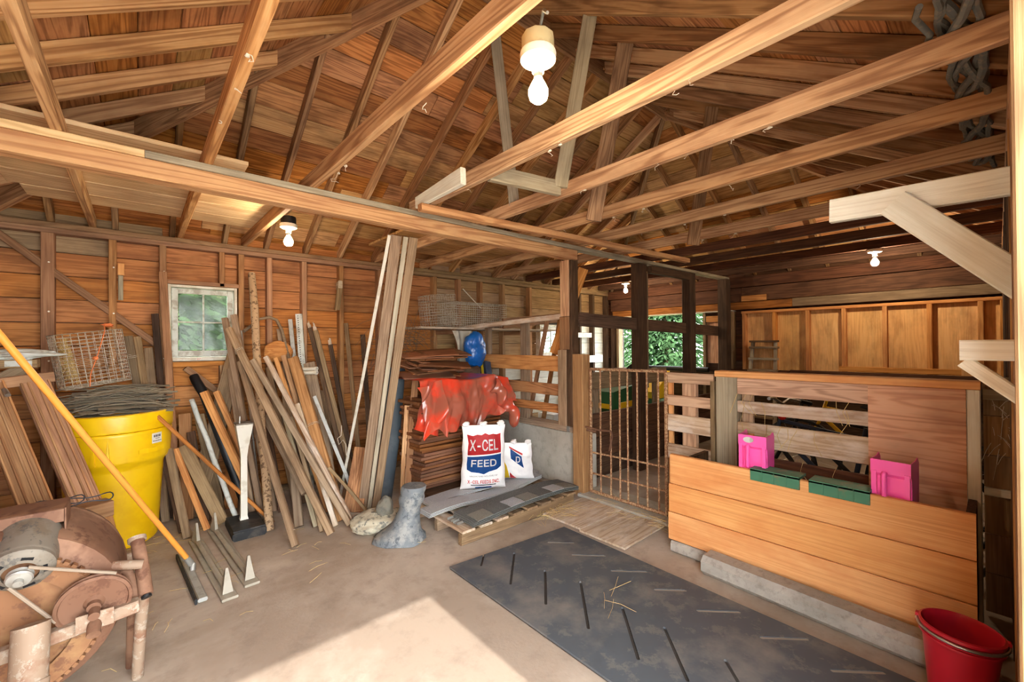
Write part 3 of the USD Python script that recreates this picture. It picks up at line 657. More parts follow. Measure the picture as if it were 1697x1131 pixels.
for k in range(26):
    c = A(3.235+rng.uniform(-.03, .015), rng.uniform(-.11, .05), rng.uniform(.8, 1.12)); d = A(rng.uniform(-.01, .01), rng.uniform(-.05, .05), rng.uniform(-.14, -.03))
    ms.append(tubem([c, c+d*.5+A(-.01, 0, .01), c+d], .0016, 3))
add('cobweb', merge(ms), W['cobweb'], wp, kind='stuff')

# brackets on the door wall
b1 = thing('wall_bracket', 'large whitish bracket with a diagonal brace at the upper right, on the door wall', 'bracket')
beam('arm', (2.20, -.045, 1.935), (2.20, .462, 1.95), .04, .095, W['wood_white'], b1)
beam('brace', (2.175, .26, 1.93), (2.175, -.115, 1.52), .03, .10, W['wood_white'], b1)
b2 = thing('wall_bracket', 'small pale wooden bracket beside the door jamb, level with the pen rail', 'bracket')
beam('arm', (1.70, -.05, 1.375), (1.70, .07, 1.375), .05, .055, W['wood_white'], b2)
beam('brace', (1.70, .063, 1.345), (1.70, -.04, 1.25), .04, .035, W['wood_white'], b2)
# ================================================================ lumber leaning along the window wall
S, G, O, F_, B_ = 'wood_stake', 'wood_grey', 'wood_old', 'wood_fresh', 'wood_orange'
# name, foot, top, width, thickness, material, what sets it apart
LUM = [
 ('board', (0.200, 4.440, 0), (0.098, 4.500, 1.665), 0.045, 0.02, 'wood_dark', 'dark grey board standing behind the yellow drum, left of the small window'),
 ('board', (0.235, 4.360, 0), (0.148, 4.505, 2.012), 0.05, 0.022, 'wood_stud', 'tall reddish board leaning against the stud at the left side of the small window'),
 ('board', (0.131, 4.498, 0), (-0.061, 4.527, 1.485), 0.05, 0.02, 'wood_old', 'grey-brown board behind the wire cage, leftmost of three round-topped ones'),
 ('board', (0.161, 4.469, 0), (-0.009, 4.527, 1.480), 0.045, 0.02, 'wood_old', 'grey-brown board behind the wire cage, middle one of three'),
 ('board', (0.162, 4.381, 0), (0.059, 4.528, 1.389), 0.055, 0.02, 'wood_old', 'shorter grey-brown board behind the wire cage, rightmost of three'),
 ('board', (0.246, 4.049, 0), (0.121, 4.253, 0.641), 0.045, 0.02, 'wood_dark', 'short dark board at the right side of the yellow drum, closest to the drum'),
 ('board', (0.267, 3.902, 0), (0.169, 4.120, 0.626), 0.05, 0.025, 'wood_old', 'short brown board second from the yellow drum'),
 ('batten', (0.392, 3.965, 0), (0.208, 4.160, 0.614), 0.037, 0.03, 'wood_orange', 'short orange batten right of the yellow drum'),
 ('board', (0.497, 4.045, 0), (0.266, 4.220, 0.622), 0.088, 0.022, 'wood_old', 'wide grey-brown board with a nail hole near its foot, right of the orange batten'),
 ('board', (0.518, 4.342, 0), (0.381, 4.422, 0.829), 0.075, 0.02, 'wood_old', 'wide shadowed board behind the pale painted pole'),
 ('pole', (0.592, 3.975, 0), (0.330, 4.420, 0.956), 0.038, 0.038, 'pale_paint', 'pale painted pole leaning below the small window'),
 ('stick', (0.800, 3.780, 0), (0.100, 3.980, 0.900), 0.022, 0.022, 'wood_siding', 'thin brown stick lying diagonally across the lumber, right of the drum'),
 ('timber', (0.757, 4.097, 0), (0.401, 4.299, 1.026), 0.05, 0.045, 'wood_orange', 'orange-brown timber below the small window, left one of two touching'),
 ('timber', (0.827, 4.088, 0), (0.494, 4.378, 1.014), 0.042, 0.04, 'wood_orange', 'orange-brown timber below the small window, right one of two touching'),
 ('plank', (0.331, 4.360, 0), (0.652, 4.465, 1.322), 0.14, 0.025, 'wood_old', 'wide tan plank leaning the other way at the right side of the small window'),
 ('board', (0.592, 4.350, 0), (0.641, 4.440, 0.975), 0.1, 0.02, 'wood_siding', 'reddish board behind the white table leg'),
 ('board', (0.295, 4.300, 0), (0.289, 4.460, 0.839), 0.085, 0.03, 'wood_stud', 'upright reddish board end between the drum and the pale pole'),
 ('log_pole', (0.744, 3.646, 0), (0.772, 4.470, 2.058), 0.062, 0.062, 'log_bark', 'tall bark-flecked pole standing right of the small window'),
 ('stake', (0.751, 3.908, 0), (0.550, 4.330, 1.636), 0.042, 0.042, 'wood_stake', 'weathered square stake crossing the right edge of the small window, lowest top'),
 ('stake', (1.068, 3.244, 0), (0.547, 4.100, 1.540), 0.048, 0.045, 'wood_stake', 'long bent stake wired near its top, in front of the small window'),
 ('stake', (0.855, 4.012, 0), (0.624, 4.400, 1.670), 0.045, 0.042, 'wood_stake', 'dark topped stake touching the window frame on its right'),
 ('stake', (1.233, 3.319, 0), (0.707, 4.050, 1.283), 0.042, 0.04, 'wood_stake', 'stake starting beside the bark-flecked pole and ending by the flat stone'),
 ('stake', (1.263, 3.361, 0), (0.811, 4.098, 1.304), 0.036, 0.036, 'wood_limed', 'pale sawn stake whose foot touches the flat stone'),
 ('stake', (1.195, 3.704, 0), (0.919, 4.250, 1.288), 0.035, 0.034, 'wood_orange', 'short-topped orange stake behind the pale sawn stake'),
 ('stake', (1.208, 3.432, 0), (1.050, 4.200, 1.286), 0.085, 0.05, 'wood_stud', 'wide reddish post with wire wound round its middle'),
 ('stake', (1.200, 3.790, 0), (0.993, 4.297, 1.308), 0.04, 0.036, 'wood_stud', 'brown stake just left of the wide wired post'),
 ('stake', (1.136, 4.335, 0), (1.007, 4.522, 1.559), 0.038, 0.03, 'wood_old', 'grey stake top against the wall left of the perforated angle'),
 ('plank', (1.279, 3.806, 0), (1.236, 4.380, 1.231), 0.1, 0.022, 'wood_stake', 'smooth tan plank right of the wide wired post'),
 ('stake', (1.450, 3.843, 0), (1.257, 4.430, 1.569), 0.038, 0.032, 'wood_dark', 'dark stake with a pale splintered top'),
 ('stake', (1.560, 4.052, 0), (1.321, 4.470, 1.548), 0.045, 0.03, 'wood_old', 'olive-grey notched stake leaning right of the splintered dark one'),
 ('stake', (1.594, 4.145, 0), (1.466, 4.480, 1.404), 0.041, 0.03, 'wood_dark', 'greenish dark stake with a white broken tip'),
 ('stake', (1.673, 4.193, 0), (1.632, 4.500, 1.629), 0.042, 0.03, 'wood_old', 'grey stake leaning alone right of the stud bracket'),
 ('stake', (1.780, 4.200, 0), (1.814, 4.510, 1.511), 0.048, 0.03, 'wood_dark', 'dark short board against the wall behind the tall leaning boards'),
 ('batten', (1.394, 4.012, 0), (1.322, 2.802, 2.170), 0.024, 0.02, 'white_paint', 'thin white painted strip, leftmost of the tall boards leaning on the loft beam'),
 ('board', (1.445, 3.618, 0), (1.363, 2.779, 2.170), 0.072, 0.04, 'wood_stake', 'tall tan board leaning on the loft beam, next to the white strip'),
 ('board', (1.488, 3.576, 0), (1.433, 2.775, 2.170), 0.034, 0.04, 'wood_grey', 'tall narrow pale board leaning on the loft beam, third from the left'),
 ('board', (1.512, 3.504, 0), (1.486, 2.760, 2.170), 0.062, 0.045, 'wood_old', 'tall grey board with a pale edge, rightmost of those leaning on the loft beam'),
 ('plank', (1.338, 3.559, 0), (1.519, 3.759, 0.478), 0.16, 0.025, 'wood_sheathing', 'short wide brown plank propped against the foot of the tall boards'),
 ('board', (1.809, 3.599, 0), (1.842, 3.564, 0.847), 0.044, 0.03, 'wood_joist', 'light notched board standing beside the blue-grey roll'),
 ('board', (1.800, 3.500, 0), (1.930, 3.560, 1.116), 0.06, 0.035, 'wood_stud', 'upright brown board at the left end of the shake stack'),
 ('stick', (1.427, 3.400, 0), (1.163, 3.600, 0.406), 0.024, 0.02, 'wood_stake', 'thin grey stick with a cut tip lying over the foot of the wide plank'),
 ('stake', (0.818, 3.217, 0), (0.613, 4.011, 1.272), 0.042, 0.04, 'wood_stake', 'pointed stake standing furthest out on the concrete floor'),
 ('stake', (0.925, 3.543, 0), (0.991, 4.233, 1.036), 0.062, 0.035, 'wood_stake', 'straight broad stake standing upright right of the pointed one'),
 ('stake', (0.965, 3.503, 0.26), (0.796, 4.031, 0.811), 0.058, 0.04, 'wood_stake', 'stake hanging in the pile with its sawn end clear of the floor'),
 ('stake', (1.024, 3.465, 0), (0.930, 4.000, 0.800), 0.032, 0.025, 'wood_grey', 'narrow greenish stake between the broad stake and the long bent one'),
 ('stake', (1.031, 3.345, 0), (0.960, 3.900, 0.800), 0.028, 0.025, 'wood_stake', 'narrow brown stake just left of the foot of the long bent stake'),
 ('stake', (1.142, 3.372, 0), (1.020, 3.950, 0.900), 0.037, 0.028, 'wood_limed', 'pinkish narrow stake just right of the foot of the long bent stake'),
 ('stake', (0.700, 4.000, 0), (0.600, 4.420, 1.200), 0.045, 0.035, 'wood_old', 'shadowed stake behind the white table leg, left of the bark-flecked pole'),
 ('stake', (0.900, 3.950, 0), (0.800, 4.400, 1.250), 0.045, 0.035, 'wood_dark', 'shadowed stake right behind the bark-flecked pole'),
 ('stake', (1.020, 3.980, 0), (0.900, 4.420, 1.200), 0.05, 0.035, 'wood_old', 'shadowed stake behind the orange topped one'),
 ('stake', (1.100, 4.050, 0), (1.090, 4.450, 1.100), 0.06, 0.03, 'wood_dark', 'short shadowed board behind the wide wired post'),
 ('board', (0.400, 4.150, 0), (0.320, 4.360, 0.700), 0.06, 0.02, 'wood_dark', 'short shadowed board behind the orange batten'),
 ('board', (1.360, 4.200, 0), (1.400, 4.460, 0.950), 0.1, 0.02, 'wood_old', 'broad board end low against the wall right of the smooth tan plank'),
]
# wire wound round some of the stakes
def coil(name, p0, p1, at_, r, parent):
    p0, p1 = A(*p0), A(*p1); c = p0+(p1-p0)*at_; d = (p1-p0)/np.linalg.norm(p1-p0)
    a = np.cross(d, [0, 0, 1]); a /= np.linalg.norm(a); b = np.cross(d, a)
    pts = [c+d*.012*(k/10)+r*(math.cos(k*.63)*a+math.sin(k*.63)*b) for k in range(26)]
    tube(name, pts, .0016, W['wire_steel'], parent, 4)
for n, f, t, w, h, m, l in LUM:
    up = A(-.45, -.9, 0)
    cat = {'log_pole': 'pole', 'timber': 'timber'}.get(n, n)
    d = A(*t)-A(*f)
    nm = f'wooden_{n}' if n in ('board', 'stick', 'pole', 'stake', 'plank', 'batten', 'timber') and m != 'pale_paint' else n
    if n in ('pole', 'log_pole'):
        pts = [A(*f)+d*q+A(*[(rng.random()-.5)*.012 for _ in range(3)])*(0 < q < 1) for q in np.linspace(0, 1, 7)]
        if n == 'log_pole':
            tube('bark_pole', [p+A(0, 0, .0) for p in pts], [w/2*(1+.06*math.sin(3*i)) for i in range(7)], W[m], sides=10, label=l, cat='pole')
        else: tube('painted_pole', pts, w/2, W[m], sides=10, label=l, cat='pole')
        continue
    t_ = thing(nm, l, cat)
    lift = d/np.linalg.norm(d)*(h*.3)
    bar = beam('timber_piece' if 'bar' == n else 'shaft', A(*f)+lift, t, w, h, W[m], t_, up=up, bow=.006 if w < .07 else .002, ch=.003)
    if 'splintered' in l or 'white broken' in l:
        e = A(*t)
        for k in range(4): beam('splinter', e-d/np.linalg.norm(d)*.02+A((k-1.5)*.008, 0, 0), e+d/np.linalg.norm(d)*rng.uniform(.03, .09)+A((k-1.5)*.008, 0, 0), .007, .012, W['wood_limed'], t_, up=up, ch=.001)
    if 'pointed' in l:
        q = A(*f)+d/np.linalg.norm(d)*.02
        beam('cut_point', q+d/np.linalg.norm(d)*.10, q-d/np.linalg.norm(d)*.0, w*1.03, h*1.03, W['wood_limed'], t_, up=up, taper=.45)
    if 'wire' in l or 'wired' in l: coil('tie_wire', f, t, .88 if 'top' in l else .55, w*.62, t_)
# odd metal pieces in the same pile
def chan(name, f, t, w, h, m, label, cat, holes=False):
    p = thing(name, label, cat); f, t = A(*f), A(*t)
    beam('web', f, t, w, .003, W[m], p, up=A(-.45, -.9, 0), ch=.0006)
    M, L = beamM(f, t, A(-.45, -.9, 0))
    for s in (-1, 1):
        o = M[:3, 1]*s*w/2+M[:3, 2]*-h/2
        beam('flange', f+o, t+o, .003, h, W[m], p, up=A(-.45, -.9, 0), ch=.0006)
    if holes:
        dots = []
        for k in range(int(L/.022)):
            dots.append(move(ext(Point(0, 0).buffer(.0045, 4), .001), frame(f+M[:3, 0]*(.02+.022*k)+M[:3, 1]*w*.12+M[:3, 2]*.0017, M[:3, 0], M[:3, 1], M[:3, 2])))
        add('hole_row', merge(dots), W['black'], p)
chan('perforated_angle', (1.24, 4.36, 0), (1.165, 4.47, 1.707), .055, .03, 'pale_paint', 'pale perforated metal angle standing in the lumber pile', 'metal angle', True)
chan('metal_bar', (1.19, 4.28, 0), (1.095, 4.49, 1.653), .034, .015, 'galvanised', 'pale grey metal bar just left of the perforated angle', 'metal bar')
tube('metal_rod', [(.80, 4.25, 0), (.72, 4.42, 1.1), (.694, 4.50, 1.537)], .008, W['galvanised'], label='thin pale metal rod beside the bark-flecked pole', cat='rod')
chan('metal_trim', (1.455, 3.75, 0), (1.17, 4.0, .95), .028, .012, 'galvanised', 'thin grey metal strip leaning left of the white painted strip', 'metal strip')
tube('drain_pipe', [(.68, 4.14, .035), (.535, 4.235, .55), (.41, 4.37, 1.0), (.365, 4.455, 1.10), (.35, 4.49, 1.145)], [.036, .036, .036, .036, .034], W['black'], sides=14, label='black plastic drain pipe curving up beside the two orange-brown timbers', cat='pipe')
bow = [(.70, 4.40, 1.53), (.74, 4.43, 1.56), (.83, 4.45, 1.645), (.91, 4.45, 1.665), (.97, 4.45, 1.64), (1.01, 4.44, 1.55), (1.04, 4.42, 1.40), (1.08, 4.36, 1.15), (1.15, 4.25, .6), (1.19, 4.18, .0)]
tube('bent_bow', bow, .014, W['wood_old'], sides=8, label='bent brown hoop handle curving over behind the bark-flecked pole', cat='hoop')
add('wood_chunk', rock((.98, 4.43, 1.34), (.12, .04, .10), 17, .25), W['wood_orange'], smooth=60, label='rounded tan chunk of wood wedged behind the stakes under the bent hoop', cat='wood chunk')
for k in range(2):
    t_ = thing('plastic_rod', ['short white round rod lying across the smooth tan plank, upper one', 'short white round rod lying across the smooth tan plank, lower one'][k], 'rod')
    a_, b_ = A(1.12, 4.26, 1.18-.035*k), A(1.22, 4.14, 1.185-.035*k)
    tube('rod_body', [a_, b_], .016, W['white_paint'], t_, 12); tube('rod_end', [b_, b_+(b_-a_)*.12], .02, W['white_paint'], t_, 12); tube('end_hole', [b_+(b_-a_)*.118, b_+(b_-a_)*.125], .004, W['ink_dark'], t_, 8)
tube('twine', [(1.33, 3.78, .70), (1.31, 3.74, .62), (1.28, 3.74, .60), (1.285, 3.72, .55), (1.32, 3.72, .585), (1.335, 3.70, .55), (1.34, 3.70, .46), (1.345, 3.69, .44)], .003, W['cobweb'], sides=5, label='loose loop of white twine hanging in the lumber pile', cat='twine')
t_ = thing('sheet_roll', 'blue-grey rolled sheet standing beside the tall leaning boards', 'roll')
tube('roll_body', [(1.66, 3.70, .0), (1.82, 3.83, .60), (1.92, 3.93, 1.16)], .085, W['blue_grey'], t_, 18)
tube('roll_core', [(1.92, 3.93, 1.158), (1.9205, 3.9305, 1.1625)], .06, W['black'], t_, 14)
# blocks and brackets nailed to the studs
t_ = thing('hook_block', 'orange-topped block with a pale lower strip nailed to the second stud', 'block')
bx('upper_block', (-.125, Y1-.05, 1.96), (-.085, Y1-.001, 2.05), W['wood_fresh'], t_); bx('lower_strip', (-.122, Y1-.03, 1.765), (-.092, Y1-.001, 1.959), W['wood_grey'], t_)
t_ = thing('stud_bracket', 'small pale bracket on the stud left of the tall leaning boards', 'bracket')
beam('arm', (1.575, Y1+.02, 2.02), (1.545, Y1-.14, 2.02), .04, .075, W['wood_grey'], t_); beam('brace', (1.55, Y1-.11, 2.0), (1.555, Y1-.01, 1.77), .05, .03, W['wood_old'], t_)
# ================================================================ lamps
def bulb(name, pos, label, box=True, wire=None, bm='box_bakelite', glow='bulb_glow'):
    x, y, z = pos
    t = thing(name, label, 'lamp', xf(pos))
    M = xf(pos)
    if box: add('junction_box', lathe([(0, .075), (.05, .075), (.054, .07), (.054, .02), (.05, .018)], 10), W[bm], t, M, smooth=40)
    add('lamp_holder', lathe([(0, .02), (.058, .02), (.06, .012), (.058, -.006), (.045, -.014), (.022, -.02), (.02, -.045), (.0, -.045)], 28), W['porcelain'], t, M, smooth=40)
    add('screw_base', lathe([(0, -.04), (.0145, -.045), (.0145, -.06), (.013, -.066)], 16), W['steel'], t, M, smooth=40)
    add('bulb', lathe([(.0125, -.060), (.015, -.068), (.025, -.086), (.0325, -.103), (.0335, -.115), (.0285, -.133), (.016, -.144), (0, -.147)], 20), W[glow], t, M, smooth=True)
    if wire is not None: tube('cable', wire, .005, W['cable_grey'], t, 6)
bulb('ceiling_bulb', (.985, .985, 2.335), 'large lit bulb in a porcelain holder on a round box beside a ceiling joist', wire=[(.90, .86, 2.37), (.93, .905, 2.42), (.965, .95, 2.425), (.985, .985, 2.405)])
bulb('ceiling_bulb', (.845, 3.50, 2.29), 'small lit bulb hanging under the joist end above the small window', wire=[(.82, 3.50, 2.33), (.845, 3.5, 2.365)], bm='black')
bulb('ceiling_bulb', (5.50, .80, 2.295), 'small lit bulb under the dark joists right of the partition posts, over the plywood panels', box=False, glow='bulb_glow_strong')
bulb('ceiling_bulb', (5.47, 3.66, 2.295), 'smallest lit bulb, seen between the two left partition posts', box=False, glow='bulb_glow_strong')

# cables under the roof at the upper right
t_ = thing('cable_bundle', 'bundle of dusty grey cables sagging between the joists at the upper right', 'cables')
r2 = random.Random(5)
for k in range(7):
    pts = []
    for q in np.linspace(0, 1, 34):
        x = 1.75+1.9*q; pts.append((x, .075+.045*math.sin(q*11+k*1.7)+r2.uniform(-.006, .006)-.02*q, 2.425+.03*math.sin(q*11+k*1.3)+.006*k+r2.uniform(-.004, .004)))
    tube('cable', pts, .011+.003*(k % 2), W['cable_grey'], t_, 7)
tube('cable', [(1.80, .15, 2.425), (1.92, .17, 2.46), (1.99, .14, 2.425), (2.2, .18, 2.44)], .010, W['cable_grey'], t_, 7)

# ================================================================ yellow drum corner
DC = A(-.13, 4.205)
dr = thing('salvage_drum', 'big yellow plastic drum with a white label, heaped with bark strips', 'drum', xf((DC[0], DC[1], 0)))
MD = xf((DC[0], DC[1], 0))
add('drum_body', lathe([(0, .005), (.225, .0), (.24, .02), (.272, .54), (.28, .57), (.306, .595), (.312, .615), (.324, .79), (.322, .806), (.316, .812), (.30, .812), (.26, .56), (.22, .03), (0, .03)], 56), W['yellow_plastic'], dr, MD, smooth=40)
add('drum_rim', lathe([(.312, .813), (.324, .816), (.328, .826), (.330, .91), (.322, .932), (.305, .937), (.292, .925), (.292, .83)], 56), W['yellow_plastic'], dr, MD, smooth=40)
def on_drum(ang, z, r): return A(DC[0]+r*math.cos(ang), DC[1]+r*math.sin(ang), z)
for dx in (-1, 1):     # wedge ribs
    c = math.radians(-101)+dx*.115
    pts = [on_drum(c+e, z, r) for e, z, r in ((-.005, .79, .315), (.005, .79, .315), (-.035, .61, .300), (.035, .61, .300), (-.035, .61, .332), (.035, .61, .332), (0, .78, .325))]
    add('wedge_rib', hull(pts), W['yellow_plastic'], dr, None)
pts = [on_drum(math.radians(-50)+e, z, r) for e in (-.28, -.1, .1, .28) for z in (.655, .685) for r in (.30, .323)]
add('hand_grip', hull(pts), W['yellow_plastic'], dr)
pts = [on_drum(math.radians(-85)+e, z, .287) for e in (-.01, .01) for z in (.84, .92)]+[on_drum(math.radians(-85), .9, .292)]
lab = grid(8, 2, lambda s, t: on_drum(math.radians(-52)+s*.24, .712+.072*t, .3245))
lb_ = add('label', lab, W['white_label'], dr, smooth=True)
for z0, z1, a0, a1 in ((.762, .778, .03, .16), (.750, .755, .06, .14), (.733, .739, .02, .17)):
    n = 9
    for i in range(n):
        q0 = a0+(a1-a0)*i/n
        add('print', grid(2, 2, lambda s, t: on_drum(math.radians(-52)+q0*1.3+s*(a1-a0)/n*.9, z0+(z1-z0)*t-.008, .3253)), W['ink_dark'], dr)
# bark and twigs heaped on the drum
r3 = random.Random(11); ms = []
for k in range(150):
    a = r3.uniform(-.35, .35); L = r3.uniform(.2, .52); z = .945+.16*k/150+r3.uniform(0, .02)
    c = A(DC[0]+.02+r3.uniform(-.10, .10), DC[1]-.02+r3.uniform(-.15, .15)*(1-.3*k/150), z)
    d = A(math.cos(a), math.sin(a)*.7, r3.uniform(-.06, .10))
    pts = [c+d*(q-.5)*L+A(0, 0, -.05*(2*(q-.5))**2*r3.uniform(0, 1))+A(0, r3.uniform(-.006, .006), r3.uniform(-.006, .006)) for q in np.linspace(0, 1, 6)]
    if k % 3: ms.append(tubem(pts, [r3.uniform(.002, .006)]*6, 4))
    else:
        m = prism(L, r3.uniform(.02, .05), .003, .001, .004, k); M, _ = beamM(pts[0], pts[-1], (0, -.3, 1)); ms.append(move(m, M))
for k in range(26):
    c = A(DC[0]+r3.uniform(-.2, .2), DC[1]+r3.uniform(-.2, .12), .94+r3.uniform(0, .02)); ms.append(rock(c, (r3.uniform(.015, .05), .03, .008), k, .6, 1))
add('bark_heap', merge(ms), W['wood_bark'], kind='stuff', label='heap of grey bark strips and twigs lying on the yellow drum', cat='bark')

def wire_box(name, M, sx, sy, sz, nx, ny, nz, r, label, cat='cage', skip=(), extra=None):
    t = thing(name, label, cat, M)
    def panel(nm, o, a, b, na, nb):
        o, a, b = A(*o), A(*a), A(*b); ms = []
        for i in range(na+1): ms.append(tubem([o+a*i/na, o+a*i/na+b], r*(1.5 if i in (0, na) else 1), 4, False))
        for j in range(nb+1): ms.append(tubem([o+b*j/nb, o+b*j/nb+a], r*(1.5 if j in (0, nb) else 1), 4, False))
        add(nm, merge(ms), W['wire_steel'], t, M)
    X, Y, Z = (sx, 0, 0), (0, sy, 0), (0, 0, sz)
    for nm, o, a, b, na, nb in (('front_panel', (0, 0, 0), X, Z, nx, nz), ('back_panel', (0, sy, 0), X, Z, nx, nz), ('side_panel', (0, 0, 0), Y, Z, ny, nz), ('side_panel', (sx, 0, 0), Y, Z, ny, nz), ('floor_panel', (0, 0, 0), X, Y, nx, ny), ('top_panel', (0, 0, sz), X, Y, nx, ny)):
        if nm not in skip: panel(nm, o, a, b, na, nb)
    return t
Mc = xf((-.36, 4.02, 1.115), rz=.24, ry=-.15)
wire_box('wire_cage', Mc, .335, .24, .365, 9, 6, 15, .0017, 'wire cage with an orange twine tie on top of the yellow drum')
add('straw_nest', merge([tubem([(Mc[:3, :3] @ A(.03+r3.random()*.05, .05+r3.random()*.15, .02+r3.random()*.33)+Mc[:3, 3])+A(r3.uniform(-.04, .04), r3.uniform(-.03, .03), r3.uniform(-.04, .04))*q for q in (0, 1)], .0012, 3) for k in range(160)]), W['straw'], kind='stuff', label='wisps of old nesting straw inside the wire cage on the drum', cat='straw')
P_ = lambda x, y, z: Mc[:3, :3] @ A(x, y, z)+Mc[:3, 3]
t_ = thing('twine', 'orange twine stretched diagonally across the front of the wire cage', 'twine')
tube('strand', [P_(.27, .10, .40), P_(.245, -.006, .365), P_(.19, -.008, .22), P_(.13, -.008, .08), P_(.115, -.006, .0)], .003, W['twine_orange'], t_, 5)
add('knot', rock(P_(.17, -.014, .185), (.014, .01, .014), 4, .6, 2), W['twine_orange'], t_, smooth=60)
add('knot', rock(P_(.29, .10, .40), (.03, .02, .012), 5, .8, 2), W['twine_orange'], t_, smooth=60)

# shelf on the near wall with a crushed tray
t_ = thing('wall_shelf', 'rough board shelf at the left edge of the picture', 'shelf')
beam('shelf_board', (X0+.002, 3.95, 1.30), (-.47, 3.95, 1.30), .12, .05, W['wood_old'], t_); beam('shelf_bracket', (X0+.002, 3.95, 1.08), (-.52, 3.95, 1.27), .04, .09, W['wood_old'], t_); bx('sticker', (-.60, 3.886, 1.285), (-.49, 3.889, 1.32), W['pale_paint'], t_, ch=.0005)
add('crushed_tray', rock((-.585, 3.92, 1.352), (.17, .05, .032), 23, .7), W['pale_paint'], smooth=30, label='crumpled pale plastic tray lying on the left board shelf', cat='tray')

# folded wooden frame with ribbed boards, lower left
fr = thing('folded_trestle', 'brown wooden trestle of two ribbed boards leaning left of the yellow drum', 'trestle')
d_ = A(.46, -.80, -1.22); d_ /= np.linalg.norm(d_)
nn = A(.25, -.80, .55)
for k, o in enumerate((A(-.62, 3.62, 1.20), A(-.455, 3.68, 1.19))):
    e = o+d_*1.02
    beam('ribbed_board', o, e, .12, .03, W['wood_stud'], fr, up=nn)
    M, L = beamM(o, e, nn)
    for q in (-.055, -.028, .006, .03, .054):
        beam('rib', o+M[:3, 1]*q+M[:3, 2]*.019, e+M[:3, 1]*q+M[:3, 2]*.019, .009, .012, W['wood_stud'], fr, up=nn, ch=.002)
beam('cross_bar', (-.70, 3.60, 1.185), (-.385, 3.72, 1.225), .05, .06, W['wood_stud'], fr)
beam('cross_bar', (-.42, 3.08, .53), (-.12, 3.20, .53), .10, .08, W['wood_stud'], fr)
for o in (A(-.40, 3.07, .50), A(-.15, 3.17, .50)): beam('leg', o, A(o[0]+.10, o[1]-.12, .0), .07, .05, W['wood_stud'], fr)
tube('bolt', [(-.555, 3.60, 1.17), (-.535, 3.55, 1.14)], .012, W['steel'], fr, 8)
add('folded_tarp', rock((-.58, 3.62, .22), (.17, .28, .26), 9, .35), W['navy'], smooth=60, label='dark navy folded tarp behind the wooden frame at the left edge', cat='tarp')

# floor squeegee
sq = thing('floor_squeegee', 'floor squeegee with a long orange wooden handle leaning to the upper left', 'squeegee')
beam('handle', (.243, 3.29, .055), (-.47, 2.72, 1.515), .001, .001, W['handle_orange'], sq) if False else tube('handle', [(.243, 3.29, .06), (-.113, 3.005, .79), (-.47, 2.72, 1.52)], .0145, W['handle_orange'], sq, 14)
tube('socket', [(.243, 3.29, .058), (.215, 3.268, .115)], .018, W['galvanised'], sq, 12); tube('socket', [(.247, 3.27, .022), (.25, 3.29, .06)], .016, W['galvanised'], sq, 10)
beam('head_bar', (.215, 3.58, .018), (.262, 2.87, .018), .045, .022, W['galvanised'], sq, ch=.006)
beam('rubber_blade', (.188, 3.58, .015), (.232, 2.87, .015), .012, .03, W['rubber_black'], sq)
# two pale metal runners
for k, (a, b, lb2) in enumerate((((.303, 3.82), (.378, 2.80), 'pale metal runner with upright prongs, nearest to the squeegee'), ((.424, 3.955), (.498, 2.88), 'pale metal runner with upright prongs, nearest to the white table leg'))):
    rn = thing('metal_runner', lb2, 'runner'); a, b = A(*a, .008), A(*b, .008); d = (b-a)/np.linalg.norm(b-a); s = A(-d[1], d[0], 0)
    beam('base_plate', a, b, .078, .014, W['cream_metal'], rn, ch=.003)
    beam('centre_fin', a+A(0, 0, .02)+d*.05, b+A(0, 0, .02)-d*.10, .03, .028, W['cream_metal'], rn, ch=.01)
    for q, sg in ((a+d*.08, 1), (b-d*.10, -1)):
        pr = hull([q+d*sg*u+s*w+A(0, 0, z) for u, w, z in ((-.05, .026, .01), (-.05, -.026, .01), (.06, .010, .015), (.06, -.010, .015), (-.032, .009, .05), (-.032, -.009, .05), (-.022, .006, .14), (-.022, -.006, .14), (-.010, .006, .14), (-.010, -.006, .14), (.005, .008, .05), (.005, -.008, .05))])
        add('prong', pr, W['cream_metal'], rn, smooth=35)
# white table leg on a black block
bk = thing('base_block', 'black padded block standing on the floor under the white table leg', 'block')
bx('block_body', (.50, 3.60, 0.001), (.715, 3.95, .06), W['rubber_black'], bk, ch=.012); bx('block_top', (.505, 3.605, .0605), (.71, 3.945, .072), W['rubber_black'], bk, ch=.005)
tl = thing('table_leg', 'white tapered table leg standing upside down on the black block', 'table leg')
LX_, LY_ = .605, 3.83
def sqp(rows):
    V = []; Fc = []
    for z, w in rows: V += [(LX_+sx*w, LY_+sy*w, z) for sx, sy in ((-1, -1), (1, -1), (1, 1), (-1, 1))]
    for i in range(len(rows)-1):
        for k in range(4): p, q = i*4+k, i*4+(k+1) % 4; Fc += [(p, q, q+4), (p, q+4, p+4)]
    n = len(rows)*4; Fc += [(0, 2, 1), (0, 3, 2), (n-4, n-3, n-2), (n-4, n-2, n-1)]
    return np.array(V), np.array(Fc)
add('leg_shaft', sqp([(.0725, .028), (.10, .022), (.55, .021), (.62, .028), (.79, .055), (.80, .055)]), W['white_paint'], tl)
bx('top_plate', (LX_-.056, LY_-.056, .8005), (LX_+.056, LY_+.056, .812), W['motor_grey'], tl, ch=.002)
tube('bolt', [(LX_-.03, LY_-.03, .812), (LX_-.03, LY_-.03, .865)], .006, W['steel'], tl, 8)

